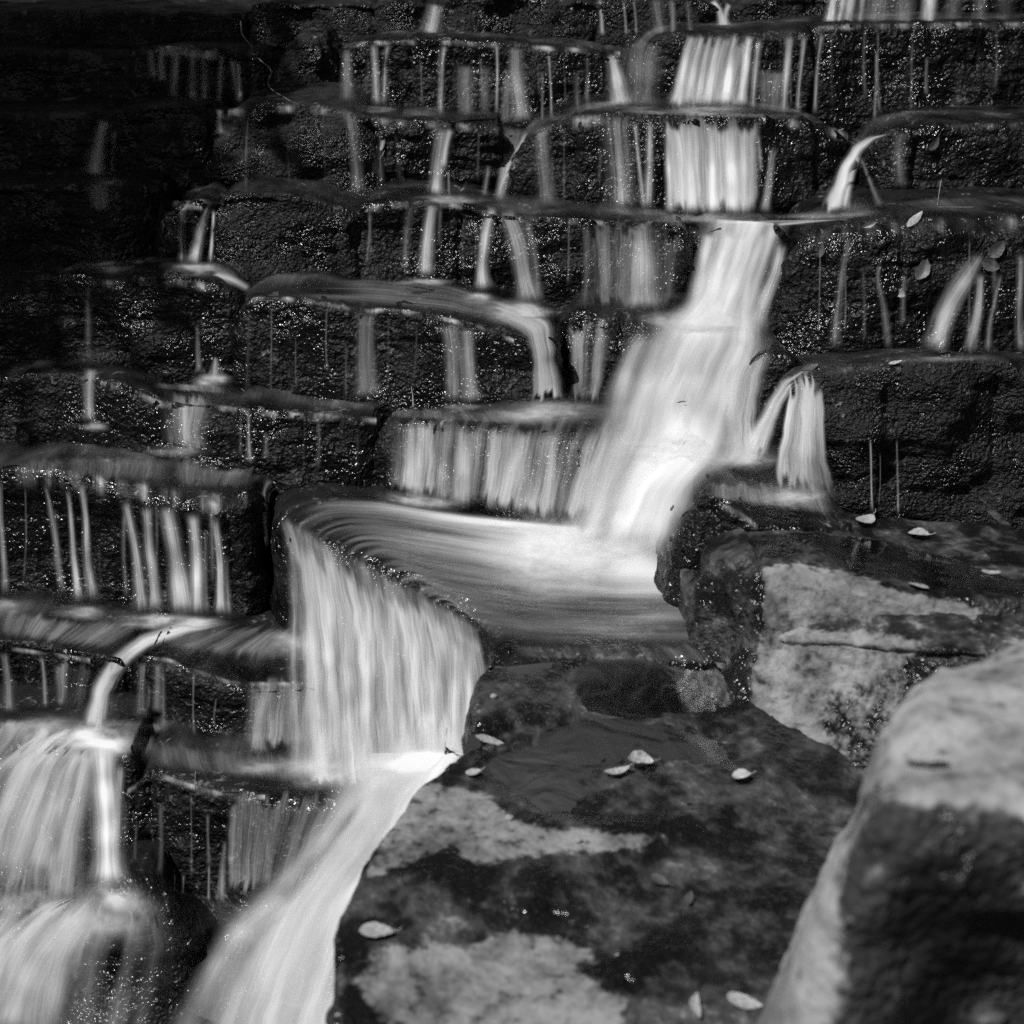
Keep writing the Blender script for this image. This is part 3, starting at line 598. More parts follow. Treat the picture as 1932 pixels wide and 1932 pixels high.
# ---- fourth row
w = fall('pair of bright trickles landing in a small foam patch, left', 0, 0)
Sx(w, [(344, 384, 12), (342, 430, 12), (346, 502, 14)], .5); Sx(w, [(398, 388, 10), (378, 440, 16), (364, 506, 20)], .75); Sx(w, [(404, 392, 6), (400, 440, 6), (395, 504, 8)], .7); SH(w, [(318, 378, 408, 372), (318, 392, 406, 388), (320, 400, 404, 402)], [.3, .4, .1], mask=1.0)
SP(w, 376, 508, 66, 14, .8); Sx(w, [(400, 516, 14), (440, 528, 16), (474, 548, 12)], .6)
w = fall('two soft trickles on the broken fourth ledge', 0, 0)
Sx(w, [(775, 382, 14), (768, 450, 14), (766, 520, 16)], .25); Sx(w, [(818, 378, 18), (808, 440, 20), (804, 528, 26)], [.5, .65, .7]); Sx(w, [(832, 390, 8), (828, 470, 8)], .25); SP(w, 800, 532, 70, 9, .7)
w = fall('forked pair of white ribbons left of the main chute', 0, 0)
Sx(w, [(934, 384, 14), (918, 430, 18), (910, 490, 20), (914, 556, 24)], [.5, .7, .75, .75]); Sx(w, [(950, 388, 20), (972, 440, 32), (990, 510, 34), (1002, 582, 40)], [.4, .5, .5, .6]); Sx(w, [(990, 405, 12), (1008, 480, 12), (1016, 580, 14)], .3)
SP(w, 905, 562, 40, 12, .8); SP(w, 1000, 586, 60, 18, .9)
w = fall('broad thin veil just left of the main chute', 0, 0)
SH(w, [(1090, 412, 1322, 428), (1090, 424, 1318, 440), (1096, 500, 1306, 510), (1098, 586, 1298, 592)], [.15, .25, .27, .28], mask=.8)
Sx(w, [(1208, 418, 40), (1214, 480, 46), (1216, 592, 60)], [.35, .5, .6]); Sx(w, [(1108, 420, 18), (1106, 586, 18)], .25)
w = fall('thick white main chute in the centre right', 0, 0)
SH(w, [(1318, 404, 1510, 416), (1312, 440, 1492, 450), (1302, 490, 1474, 500), (1284, 560, 1446, 570), (1224, 602, 1456, 618), (1180, 640, 1470, 655), (1142, 700, 1448, 705), (1112, 760, 1430, 778), (1086, 830, 1420, 852), (1062, 920, 1330, 930), (1040, 1000, 1290, 1030), (1010, 1060, 1286, 1100)],
   [.85, .75, .75, .85, 1.0, .9, .8, .82, 1.0, .9, 1.0, .9], mat='silk_soft', edge=(.34, .26), fade=(0, .16), off=.045, sv=3, mask=.3, jit=0)
for x0, x1, wd in ((1342, 1312, 26), (1380, 1336, 24), (1412, 1368, 22), (1446, 1400, 20)): Sx(w, [(x0, 432, wd), ((x0 + x1) / 2 - 4, 510, wd), (x1, 606, wd * 1.4)], .75, mat='silk_soft', off=.03)
Sx(w, [(1476, 450, 16), (1462, 510, 26), (1440, 570, 32), (1424, 630, 36)], .6, off=.02)
for x0, x1, wd in ((1225, 1150, 40), (1262, 1190, 30), (1300, 1240, 34), (1345, 1290, 30), (1400, 1370, 26)): Sx(w, [(x0, 610, wd), ((x0 + x1) / 2, 690, wd), (x1, 842, wd * 1.5)], .6, mat='silk_soft', off=.035, fade=(.25, .3))
for x0, x1, wd in ((1130, 1080, 40), (1200, 1150, 44), (1260, 1215, 40), (1330, 1268, 40)): Sx(w, [(x0, 846, wd), ((x0 + x1) / 2, 910, wd), (x1, 1000, wd * 1.5)], .5, mat='silk_soft', off=.04, fade=(.35, .35))
SH(w, [(1100, 760, 1240, 760), (1070, 840, 1200, 850), (1030, 985, 1160, 1000)], [.3, .6, .7], edge=(.4, .3), fade=(.2, .1), off=.02)
SH(w, [(1400, 636, 1476, 650), (1376, 700, 1452, 712), (1362, 780, 1440, 790), (1352, 850, 1452, 868), (1300, 905, 1390, 890)], [.5, .6, .65, .85, .6], edge=(.35, .35), fade=(.15, .2), off=.03, sv=3, jit=0)
SP(w, 1390, 862, 110, 26, .9, up=.04); SP(w, 1320, 608, 150, 26, 1.0, up=.06); SP(w, 1290, 846, 190, 34, 1.0, up=.07); SP(w, 1110, 1020, 130, 50, 1.1, up=.03)
w = fall('slanting grey ribbons over the leafy rock at the right edge', 0, 0)
Sx(w, [(1608, 438, 14), (1592, 500, 10), (1580, 600, 14), (1574, 668, 16)], .42); Sx(w, [(1662, 490, 6), (1656, 530, 8), (1668, 590, 12), (1676, 668, 12)], .38)
Sx(w, [(1856, 470, 14), (1824, 520, 26), (1786, 590, 34), (1756, 674, 40)], [.5, .65, .7, .65]); Sx(w, [(1838, 490, 20), (1800, 540, 20), (1766, 620, 20)], .4); Sx(w, [(1852, 510, 14), (1846, 570, 16), (1826, 674, 22)], [.5, .6, .6]); Sx(w, [(1890, 510, 8), (1876, 580, 8), (1862, 674, 14)], .42); Sx(w, [(1926, 470, 12), (1922, 560, 12), (1926, 674, 16)], .5)
SP(w, 1790, 678, 140, 8, .45)
# ---- fifth row
w = fall('pale ghost trickle in the shade at the left', 0, 0)
Sx(w, [(168, 530, 10), (166, 620, 12), (166, 700, 16)], .2); Sx(w, [(172, 690, 18), (168, 740, 20), (168, 800, 22)], .5); SP(w, 182, 806, 36, 10, .7); SP(w, 40, 793, 30, 5, .4)
w = fall('small foam plume below the shaded fifth ledge', 0, 0)
Sx(w, [(372, 610, 6), (374, 660, 8), (376, 708, 10)], .4); Sx(w, [(406, 672, 6), (406, 700, 20), (408, 718, 34)], .5); SP(w, 398, 718, 50, 14, .8)
w = fall('two grey veils on the broad sloping slab', 0, 0)
Sx(w, [(690, 582, 30), (690, 660, 32), (696, 760, 42)], .4); SP(w, 690, 764, 40, 8, .5)
Sx(w, [(846, 604, 30), (856, 680, 30), (862, 768, 34)], .42); Sx(w, [(880, 612, 24), (884, 690, 26), (892, 768, 30)], .42); SP(w, 872, 768, 60, 8, .5)
w = fall('bright spout widening at the right end of the broad slab', 0, 0)
SH(w, [(915, 552, 900, 592), (985, 570, 950, 614), (1044, 596, 990, 642), (1056, 660, 1000, 694), (1076, 770, 990, 770)], [.4, .7, .75, .75, .85], edge=(.35, .35), fade=(.15, .04), off=.06, sv=2.5); SP(w, 1036, 778, 150, 24, .75)
SP(w, 960, 588, 70, 22, .8)
w = fall('thin veil between the spout and the main chute', 0, 0)
SH(w, [(1056, 590, 1180, 596), (1060, 606, 1172, 612), (1068, 690, 1150, 690), (1076, 770, 1130, 772)], [.3, .4, .42, .5], mask=.7)
# ---- sixth row
w = fall('ragged grey veil on the sixth ledge, left', 0, 0)
SH(w, [(284, 730, 430, 748), (288, 752, 420, 768), (296, 810, 400, 824), (300, 846, 420, 868)], [.35, .4, .35, .3], mask=.9); Sx(w, [(470, 772, 9), (470, 820, 8), (472, 880, 14)], .5); Sx(w, [(350, 760, 14), (352, 840, 18)], .4)
SP(w, 330, 852, 90, 14, .5)
w = fall('wide grey curtain above the bright terrace', 0, 0)
SH(w, [(722, 776, 1120, 776), (712, 792, 1108, 824), (714, 806, 1100, 840), (716, 866, 1084, 904), (712, 928, 1066, 996)], [.25, .3, .5, .52, .58], edge=(.2, .05), mask=.7)
for x, wd, d in ((790, 26, .5), (830, 34, .5), (872, 30, .65), (930, 22, .45), (985, 30, .5), (1040, 24, .5)): Sx(w, [(x + 4, 806, wd), (x, 880, wd), (x - 4, 938 + (x - 720) * .16, wd * 1.2)], [.2, d, d * .8])
SP(w, 790, 944, 110, 14, .7, skew=.12); SP(w, 960, 990, 110, 12, .7, skew=.12)
w = fall('two leaning falls left of the tall mossy block', 0, 0)
SH(w, [(1524, 688, 1534, 702), (1472, 712, 1496, 738), (1440, 758, 1476, 778), (1408, 812, 1462, 830), (1370, 868, 1452, 874)], [.5, .65, .75, .8, .85], edge=(.35, .35), fade=(.12, .06), off=.025, sv=2.5)
SH(w, [(1480, 700, 1556, 690), (1486, 730, 1556, 716), (1478, 790, 1558, 790), (1462, 860, 1564, 870), (1452, 930, 1588, 960)], [.4, .6, .62, .6, .6], edge=(.1, .1), mask=.4)
Sx(w, [(1530, 706, 24), (1524, 780, 28), (1520, 920, 40)], .5); SP(w, 1500, 936, 90, 20, .9)
# ---- seventh row
w = fall('row of separate leaning spouts at the left edge', 0, 0)
for p, d in (([(0, 895, 8), (4, 1000, 9), (10, 1136, 12)], .5), ([(82, 905, 6), (98, 970, 10), (122, 1130, 12)], .4), ([(124, 915, 8), (136, 1000, 10), (152, 1146, 18)], .55), ([(152, 900, 16), (158, 960, 10), (166, 1060, 14), (178, 1146, 20)], .55),
             ([(234, 935, 14), (256, 1040, 20), (274, 1168, 28)], .6), ([(276, 945, 16), (284, 1040, 18), (294, 1168, 26)], .65), ([(310, 945, 26), (332, 1050, 30), (350, 1168, 38)], .62), ([(364, 960, 20), (370, 1060, 22), (372, 1168, 26)], .7), ([(404, 968, 12), (412, 1060, 14), (418, 1168, 20)], .6), ([(388, 990, 8), (390, 1168, 12)], .3), ([(428, 1040, 8), (432, 1166, 14)], .3)):
    Sx(w, p, [d * .7, d, d * 1.1], bulge=.02)
SP(w, 290, 1172, 90, 16, .9); SP(w, 372, 1174, 70, 12, .9); SP(w, 160, 1155, 80, 16, .7); SP(w, 12, 1145, 36, 18, .6)
w = fall('tall bright curtain pouring off the terrace, centre', 0, 0)
SH(w, [(1420, 985, 1440, 1236), (1100, 988, 1210, 1236), (880, 965, 1060, 1236), (700, 936, 945, 1222), (585, 934, 915, 1186), (516, 962, 906, 1186), (518, 990, 910, 1206), (522, 1020, 914, 1226)],
   [(1.05, .2), (1.0, .18), (.8, .18), (.5, .2), (.38, .3), (.36, .34), (.36, .36), (.3, .3)], edge=(.06, .16), mask=.5, sv=1.5, behind=2, mono=False, fade=(0, .08), mat='terrace', off=.018)
SH(w, [(1400, 1000, 1420, 1170), (1150, 995, 1190, 1160), (980, 990, 1040, 1150), (820, 975, 900, 1110), (700, 960, 800, 1070)], [1.1, 1.05, .9, .55, .2], edge=(.2, .6), fade=(0, .3), mat='silk_soft', off=.018, behind=2, mono=False)
SP(w, 1050, 1050, 170, 80, 1.1, up=.01)
SH(w, [(516, 968, 906, 1188), (519, 995, 911, 1208), (538, 1100, 920, 1260), (556, 1260, 926, 1340), (570, 1490, 945, 1480)], [.42, .52, .62, .64, .75], edge=(.08, .03), mask=.45, sv=1.5, behind=True, fade=(.10, .01), jit=.4)
SH(w, [(514, 950, 900, 1160), (516, 972, 907, 1190), (524, 1010, 913, 1216), (536, 1080, 918, 1250)], [.3, .42, .46, .3], edge=(.08, .05), mask=.6, sv=1.2, behind=True, fade=(.3, .35), jit=.5, mat='terrace', off=.022, mono=False)
for x0, y0, x1, wd, d in ((548, 1004, 560, 22, .5), (580, 1020, 590, 30, .6), (622, 1040, 624, 26, .5), (660, 1056, 654, 26, .6), (700, 1074, 690, 30, .65), (745, 1094, 735, 26, .55), (790, 1114, 775, 28, .6), (832, 1136, 815, 28, .6), (868, 1156, 850, 30, .75), (892, 1180, 880, 20, .65)):
    Sx(w, [(x0, y0 - 4, wd * .8), ((x0 + x1) / 2, y0 + 120, wd), (x1, 1478, wd * 1.4)], [.25, d * .9, d], behind=True, fade=(.3, .06))
Sx(w, [(520, 905, 24), (502, 930, 12), (500, 980, 10), (506, 1040, 6)], .5); SP(w, 545, 1215, 60, 30, .7); SP(w, 790, 1445, 190, 44, 1.2, behind=True); SP(w, 630, 1445, 140, 44, .9, behind=True)
w = fall('white stream curving between the two dark slabs, lower left', 0, 0)
SH(w, [(440, 1160, 450, 1180), (340, 1168, 352, 1204), (262, 1192, 284, 1228), (204, 1232, 246, 1262), (166, 1290, 218, 1312), (138, 1388, 212, 1394)], [.6, .85, .85, .8, .75, .75], edge=(.4, .4), fade=(.15, .06), mat='silk', off=.02, sv=3)
SH(w, [(220, 1225, 236, 1250), (182, 1290, 204, 1300), (152, 1380, 190, 1385)], [.7, .8, .8], edge=(.3, .3), off=.03, sv=3)
SP(w, 185, 1400, 120, 40, 1.3, up=.05); SP(w, 60, 1372, 120, 26, .7)
w = fall('thin veil on the flat slab left of the tall curtain', 0, 0)
SH(w, [(450, 1270, 640, 1270), (448, 1290, 640, 1290), (444, 1350, 630, 1350), (440, 1420, 620, 1420)], [.2, .35, .4, .4], mask=.7); Sx(w, [(268, 1245, 16), (266, 1300, 18), (264, 1360, 26)], .3); Sx(w, [(298, 1248, 12), (296, 1350, 22)], .3); Sx(w, [(505, 1285, 24), (490, 1350, 24), (484, 1430, 30)], .5)
SP(w, 280, 1368, 60, 16, .5); SP(w, 480, 1446, 90, 18, .6)
w = fall('fine trickles on the low ledge at the left edge', 0, 0)
Sx(w, [(6, 1225, 14), (14, 1290, 16), (18, 1350, 18)], .35); Sx(w, [(80, 1235, 8), (86, 1340, 10)], .4); SH(w, [(90, 1232, 190, 1245), (94, 1250, 180, 1260), (100, 1340, 156, 1345)], [.2, .3, .35], mask=.8)
# ---- lower left
w = fall('wide fan of water spreading over the left edge rock', 0, 0)
SH(w, [(110, 1368, 222, 1385), (40, 1398, 220, 1410), (-30, 1450, 208, 1440), (-100, 1560, 192, 1560), (-160, 1760, 186, 1740)], [.85, .72, .62, .54, .46], edge=(.1, .25), fade=(.02, .2), mask=.45, mat='terrace')
SH(w, [(-40, 1345, 200, 1372), (-60, 1395, 160, 1405), (-100, 1470, 60, 1480)], [.6, .55, .45], edge=(.02, .2), fade=(.1, .3), mask=.5)
for x0, x1, wd in ((150, 60, 40), (110, 0, 44), (165, 110, 34), (70, -40, 40)): Sx(w, [(x0, 1405, wd * .6), ((x0 + x1) / 2 + 8, 1500, wd), (x1, 1660, wd * 1.5)], [.6, .6, .35])
w = fall('straight white column of water, lower left', 0, 0)
Sx(w, [(196, 1380, 50), (196, 1440, 46), (202, 1540, 50), (208, 1690, 54)], [.8, .75, .75, .85], bulge=.03); Sx(w, [(226, 1430, 16), (222, 1520, 14), (222, 1680, 18)], .5); SP(w, 212, 1698, 80, 34, 1.0)
w = fall('water spreading over the domed boulder in the corner', 0, 0)
SH(w, [(150, 1680, 270, 1684), (60, 1712, 350, 1730), (-20, 1780, 384, 1790), (-60, 1860, 380, 1860), (-80, 1960, 360, 1960)], [.6, (.55, .36), (.5, .26), (.46, .22), (.42, .2)], edge=(.04, .35), fade=(.1, 0), mask=.9, mat='terrace')
for p, d in (([(190, 1700, 46), (110, 1760, 80), (50, 1850, 100), (10, 1970, 120)], .55), ([(170, 1720, 40), (110, 1810, 60), (84, 1960, 70)], .45), ([(40, 1690, 60), (-20, 1800, 80), (-60, 1960, 90)], .5)): Sx(w, p, [d * 1.2, d, d * .8], mat='terrace')
SP(w, 190, 1730, 150, 60, .7, up=.03); SP(w, 80, 1800, 140, 80, .4); SP(w, 60, 1690, 140, 40, .6)
w = fall('dim veil on the sparkling block, lower left', 0, 0)
SH(w, [(420, 1486, 640, 1480), (422, 1504, 630, 1500), (424, 1580, 600, 1580), (424, 1700, 560, 1690)], [.25, .35, .38, .45], mask=.6, edge=(.1, .02)); Sx(w, [(424, 1580, 6), (420, 1640, 10), (415, 1712, 14)], .45); Sx(w, [(394, 1630, 4), (393, 1704, 6)], .4); Sx(w, [(346, 1650, 5), (347, 1690, 7)], .35); Sx(w, [(332, 1648, 4), (332, 1686, 5)], .35)
w = fall('thick white chute sliding past the foreground shelf', 0, 0)
SH(w, [(640, 1415, 940, 1415), (600, 1470, 910, 1460), (540, 1600, 840, 1600), (430, 1720, 780, 1700), (370, 1830, 740, 1830), (320, 1960, 700, 1960)], [.9, .9, .8, .76, .74, .74], mat='silk_soft', edge=(.35, .02), fade=(0, 0), mask=.25, behind=True, off=.02)
for p in ([(760, 1460, 60), (690, 1560, 70), (600, 1700, 80), (540, 1900, 90)], [(690, 1470, 40), (600, 1600, 50), (480, 1740, 60), (400, 1930, 70)], [(560, 1690, 40), (450, 1760, 50), (390, 1860, 50), (340, 1960, 50)]): Sx(w, p, [.6, .5, .4], mat='silk_soft', behind=True, off=.025, fade=(.1, .01))
SP(w, 740, 1480, 170, 50, .8, behind=True); SP(w, 480, 1750, 130, 60, .5, behind=True)

# ---- faint drips that cling to the faces
def drips(label, x0, x1, lipf, y_base, n, dens=(.1, .28), wd=(3, 9)):
    n = int(n * .6)
    w = fall(label, 0, 0)
    lx, ly = zip(*lipf)
    for k in range(n):
        x = x0 + (x1 - x0) * (k + rng.uniform(.1, .9)) / n; yl = np.interp(x, lx, ly); yb = y_base(x) if callable(y_base) else y_base
        a, b = rng.uniform(0, .45), rng.uniform(.7, 1.0)
        if rng.uniform() < .35: a = 0
        ya, yc = yl + (yb - yl) * a, yl + (yb - yl) * b
        ww = rng.uniform(*wd); sl = rng.uniform(-6, 4)
        strand(w, [(x, ya, ww), (x + sl * .4 + rng.uniform(-2, 2), (ya + yc) / 2, ww * rng.uniform(.8, 1.4)), (x + sl, yc, ww * 1.4)], rng.uniform(*dens))
drips('faint drips clinging to the long second ledge', 660, 1130, [(640, 84), (830, 78), (1185, 98)], 222, 16)
drips('faint drips on the wide sparkling ledge at upper right', 1480, 1900, [(1440, 62), (1570, 50), (1932, 44)], 225, 14)
drips('faint drips on the layered third ledge', 440, 950, [(416, 212), (690, 215), (960, 245)], 372, 12)
drips('faint drips beside the main curtain on the round shouldered rock', 1010, 1240, [(1000, 250), (1130, 214), (1250, 210)], 400, 9)
drips('faint drips along the broken fourth ledge', 690, 1300, [(670, 396), (860, 384), (1310, 430)], lambda x: 520 + (x - 690) * .1, 20)
drips('faint drips on the leafy rock at the right', 1500, 1920, [(1480, 480), (1720, 430), (1932, 420)], 668, 12)
drips('faint drips under the rim of the broad sloping slab', 440, 960, [(422, 580), (560, 566), (740, 584), (1000, 660)], 760, 18)
drips('faint drips on the long low sixth ledge', 430, 700, [(420, 768), (712, 790)], lambda x: 880 + (x - 430) * .14, 9)
drips('faint drips between the leaning spouts at the left edge', 10, 440, [(0, 905), (200, 920), (430, 960)], 1150, 14)
drips('faint drips on the flat slab, lower left', 250, 600, [(236, 1260), (355, 1260), (450, 1288), (660, 1295)], 1400, 12)
drips('faint drips on the sparkling block, lower left', 250, 600, [(222, 1500), (290, 1462), (660, 1506)], 1680, 14)
drips('fine hanging drips on the tall mossy block', 1630, 1705, [(1560, 760), (1932, 780)], 985, 6, (.3, .45), (2, 4))
# ---- water lying and running on the treads
water([(560, 530, 470, 560), (700, 518, 700, 580), (850, 530, 850, 594), (960, 570, 950, 622), (1020, 590, 990, 650)], [.2, .26, .3, .36, .5], mask=.6, edge=(.25, .3))
water([(430, 850, -40, 860), (440, 880, -40, 880), (430, 930, -40, 892)], [.22, .26, .2], mask=.6)
water([(330, 850, 520, 895), (320, 880, 500, 905), (330, 930, 470, 925)], [.3, .3, .2], mask=.6)
water([(440, 1168, 640, 1180), (300, 1215, 640, 1240), (280, 1232, 640, 1282)], [.3, .32, .2], mask=.5)
water([(-20, 1140, 320, 1172), (-20, 1180, 240, 1215), (-20, 1208, 190, 1236)], [.35, .4, .2], mask=.5)
water([(230, 1380, 600, 1420), (240, 1420, 600, 1455), (260, 1455, 600, 1490)], [.25, .28, .2], mask=.6)
water([(1290, 420, 1470, 430), (1450, 415, 1640, 410)], [.6, .4], mask=.4)
water([(1320, 900, 1570, 900), (1310, 930, 1590, 960), (1330, 945, 1600, 985)], [.35, .4, .25], mask=.5)
water([(280, 720, 440, 725), (290, 735, 440, 748)], [.4, .3], mask=.5)
water([(940, 1215, 1350, 1205), (950, 1245, 1400, 1262)], [.22, .2], mask=.8)
water([(1160, 205, 1540, 215), (1165, 215, 1520, 228)], [.4, .3], mask=.6)
water([(720, 765, 1010, 770), (715, 790, 1050, 810)], [.25, .3], mask=.6)

#SURROUND
# ------------------------------------------------------------------ hillside round the stream
def build_terrain():
    gx = np.concatenate([np.linspace(-60, -6, 28), np.linspace(-5.5, 5.5, 45), np.linspace(6, 60, 28)])
    gy = np.concatenate([np.linspace(-40, -2, 20), np.linspace(-1.5, 9, 50), np.linspace(9.6, 80, 36)])
    X, Y = np.meshgrid(gx, gy, indexing='ij')
    z = np.clip((Y - 3.0) * .62, 0, 1.9) + np.clip(Y - 6.1, 0, 26) * .95
    side = np.clip(np.abs(X) - 2.5 - np.clip(1.5 - Y, 0, 6) * .5, 0, 22)
    z = z + side * .75
    z = z + .35 * fbm(np.stack([X * .3, Y * .3, X * 0], -1), 4) * np.clip(side + np.clip(Y - 6.3, 0, 3), 0, 2) + .05 * fbm(np.stack([X * 2, Y * 2, X * 0], -1), 3)
    V = np.stack([X, Y, z - .12], -1)
    me, q = grid_mesh('terrain', V, {'dry': np.zeros(X.shape), 'tone': .5 + .4 * fbm(V * .9, 3)})
    o = link('terrain', me, M['terrain']); tag(o, kind='structure'); return X, Y, z
TX, TY, TZ = build_terrain()
def ground_z(x, y):
    k = np.argmin((TX - x) ** 2 + (TY - y) ** 2); return float(TZ.reshape(-1)[k]) - .12
def tube(name, pts, rad, mat, parent=None, sides=7):
    pts = np.asarray(pts, float); rad = np.broadcast_to(rad, (len(pts),))
    t = np.gradient(pts, axis=0); t /= np.linalg.norm(t, axis=1)[:, None] + 1e-9
    ref = np.array([.3, .9, .2]); a = np.cross(t, ref); a /= np.linalg.norm(a, axis=1)[:, None] + 1e-9; b = np.cross(t, a)
    th = np.linspace(0, 2 * math.pi, sides + 1)
    V = pts[:, None] + rad[:, None, None] * (a[:, None] * np.cos(th)[None, :, None] + b[:, None] * np.sin(th)[None, :, None])
    me, q = grid_mesh(name, V, None, np.stack(np.meshgrid(np.linspace(0, 1, len(pts)), th / 6.28, indexing='ij'), -1))
    return link(name, me, M[mat], parent)
def leaf_cloud(name, centers, size, mat, parent):
    n = len(centers); r = np.random.default_rng(n)
    d = r.normal(size=(n, 3)); d[:, 2] = np.abs(d[:, 2]) * .5; d /= np.linalg.norm(d, axis=1)[:, None]
    e = np.cross(d, r.normal(size=(n, 3))); e /= np.linalg.norm(e, axis=1)[:, None]
    sz = size * r.uniform(.6, 1.3, n)[:, None]
    nn = np.cross(d, e)
    V = np.stack([centers, centers + d * sz * .5 + e * sz * .28 + nn * sz * .06, centers + d * sz, centers + d * sz * .5 - e * sz * .28 + nn * sz * .06], 1)
    me = bpy.data.meshes.new(name); me.from_pydata(V.reshape(-1, 3).tolist(), [], (np.arange(n * 4).reshape(n, 4)).tolist())
    l = me.uv_layers.new(name='flow'); l.data.foreach_set('uv', np.tile([.5, 0, 1, .5, .5, 1, 0, .5], n).astype(np.float32))
    o = link(name, me, M[mat], parent); tag(o, kind='stuff'); return o
def tree(label, base, crown_c, crown_r, n, size, seed, trunk_r=.14):
    r = np.random.default_rng(seed)
    base = np.array(base, float); cc = np.array(crown_c, float); cr = np.array(crown_r, float)
    o = bpy.data.objects.new('tree', None); COL.objects.link(o); o.empty_display_size = .2
    tag(o, label, 'tree', 'trees on the banks')
    mid = base * .5 + cc * .5 + np.array([r.normal() * .2, r.normal() * .2, .3])
    tube('trunk', catmull([base, mid, cc, cc + np.array([.1, .1, cr[2] * .6])], .2), np.linspace(trunk_r, .03, len(catmull([base, mid, cc, cc + np.array([.1, .1, cr[2] * .6])], .2))), 'twig', o, 9)
    cl = []
    for k in range(14):
        v = r.normal(size=3); v /= np.linalg.norm(v); tip = cc + v * cr * r.uniform(.6, 1)
        st = mid * r.uniform(.0, .5) + cc * 1.0 * 1.0 - mid * 0; st = cc * .8 + mid * .2
        tube('limb', catmull([st, (st + tip) / 2 + r.normal(size=3) * .12, tip], .2), np.linspace(.05, .012, len(catmull([st, (st + tip) / 2, tip], .2))) if False else .022, 'twig', o, 5)
        cl.append(tip)
    for k in range(40):
        v = r.normal(size=3); v /= np.linalg.norm(v); cl.append(cc + v * cr * r.uniform(.2, 1) ** .5)
    cl = np.array(cl); pick = r.integers(0, len(cl), n)
    pts = cl[pick] + r.normal(size=(n, 3)) * cr * .17
    leaf_cloud('crown', pts, size, 'leaf_tree', o)
    return o
tree('unseen leafy tree on the left bank, crown shaped to shade the upper left ledges', (-4.6, 4.6, ground_z(-4.6, 4.6)), (-4.06, 4.05, 6.0), (1.0, 1.3, 1.0), 9000, .13, 3)  # out of view; crown set along the sun ray to shade those ledges
for k, (x, y, hgt, rr) in enumerate(((-6.5, 10, 5, 2.2), (-1.5, 12, 5, 2.4), (3.5, 10.5, 5, 2.2), (7.0, 6.5, 5, 2.2), (7.5, 1.0, 5.5, 2.3), (4.5, -6, 5.5, 2.4), (-2.0, -8, 5.5, 2.4), (-9, 13, 6, 2.6), (8.5, 13, 6, 2.6))):
    z = ground_z(x, y)
    tree(('bushy tree on the far slope', 'tree high on the slope behind the falls', 'tree on the slope at the right', 'tree on the right bank', 'tree beside the stream on the right', 'tree behind the camera to the right', 'tree behind the camera', 'tall tree far up the slope to the left', 'tall tree far up the slope to the right')[k], (x, y, z), (x + .2, y, z + hgt), (rr, rr, rr * .8), 5000, .3, 20 + k)

# ------------------------------------------------------------------ fallen leaves, twigs, pebbles
def on_rock(x, y, lift=.004):
    v = ray_dirs(np.array(x, float), np.array(y, float)); vv = Vector(v); L = vv.length
    h = TREE.ray_cast(CAMV, vv / L)
    return np.array(h[0]), np.array(h[1])
def fallen_leaf(label, x, y, length, width, ang, mat='leaf_pale', curl=.12, stem=.25, fold=.15, stand=0.0):
    """length and width in frame pixels at that distance, ang in degrees as it appears in the picture"""
    p, nr = on_rock(x, y)
    if nr[2] < 0: nr = -nr
    dist = np.linalg.norm(p - np.array([0, 0, CZ])); s = dist / F
    up = nr / np.linalg.norm(nr); view = (np.array([0, 0, CZ]) - p) / dist
    up = up + view * stand; up /= np.linalg.norm(up)
    rgt = np.array([1, 0, 0]) - up * up[0]; rgt /= np.linalg.norm(rgt); fw = np.cross(up, rgt)
    foreshort = max(.3, abs(float(up @ view)))
    a = math.radians(ang); c_, s_ = math.cos(a), math.sin(a)
    ax = rgt * c_ + fw * s_ / foreshort; k = np.linalg.norm(ax); ax = ax / k
    ay = np.cross(up, ax); L = .85 * length * s * min(k, 2.0); W = width * s / (foreshort if abs(c_) > .6 else 1)
    t = np.linspace(0, 1, 15)[:, None]; u = np.linspace(-1, 1, 7)[None]
    rl = np.random.default_rng(int(x * 7 + y)); ex = rl.uniform(.7, 1.05)
    prof = np.sin(np.pi * t ** ex) ** .8 * .5 * W * (1 + .22 * perlin(np.concatenate([t * 6 + x, t * 0, t * 0], 1))[:, None])
    bend = rl.uniform(-.1, .1) * L * np.sin(t * 3.1)
    V = p + up * .006 + ax * ((t - .5) * L)[..., None] + ay * (u * prof + bend)[..., None] + up * (curl * L * (t - .5) ** 2 * 2 + fold * W * np.abs(u) * np.sin(np.pi * t) - 0 * u)[..., None]
    e = bpy.data.objects.new('fallen_leaf', None); COL.objects.link(e); e.empty_display_size = .02
    tag(e, label, 'leaf', 'fallen leaves on the rocks')
    me, q = grid_mesh('blade', V, None, np.stack(np.broadcast_arrays(u * .5 + .5, t), -1)); link('blade', me, M[mat], e)
    end = V[-1, 3]
    if stem: tube('stem', [end - ax * .05 * L, end + ax * stem * .5 * L + up * .05 * L, end + ax * stem * L + ay * .08 * L + up * .1 * L], [.0012, .001, .0008], mat, e, 5)
    return e
FL = fallen_leaf
FL('long narrow pale leaf on the rim beside the tall curtain', 925, 1404, 78, 13, -6, stem=.12)
FL('curled pale leaf casting a shadow in the middle of the puddle', 1205, 1449, 60, 22, 4, curl=.5, fold=.5)
FL('grey leaf edge lying behind the curled leaf in the puddle', 1165, 1462, 60, 12, 8, curl=.3)
FL('small pale leaf near the left rim of the puddle', 894, 1462, 36, 12, 12)
FL('bright white oval leaf in the dark hollow at the bottom', 710, 1764, 76, 26, 4, stem=.2)
FL('small cupped pale leaf at the right end of the puddle', 1402, 1474, 42, 18, -8, curl=.6, fold=.5)
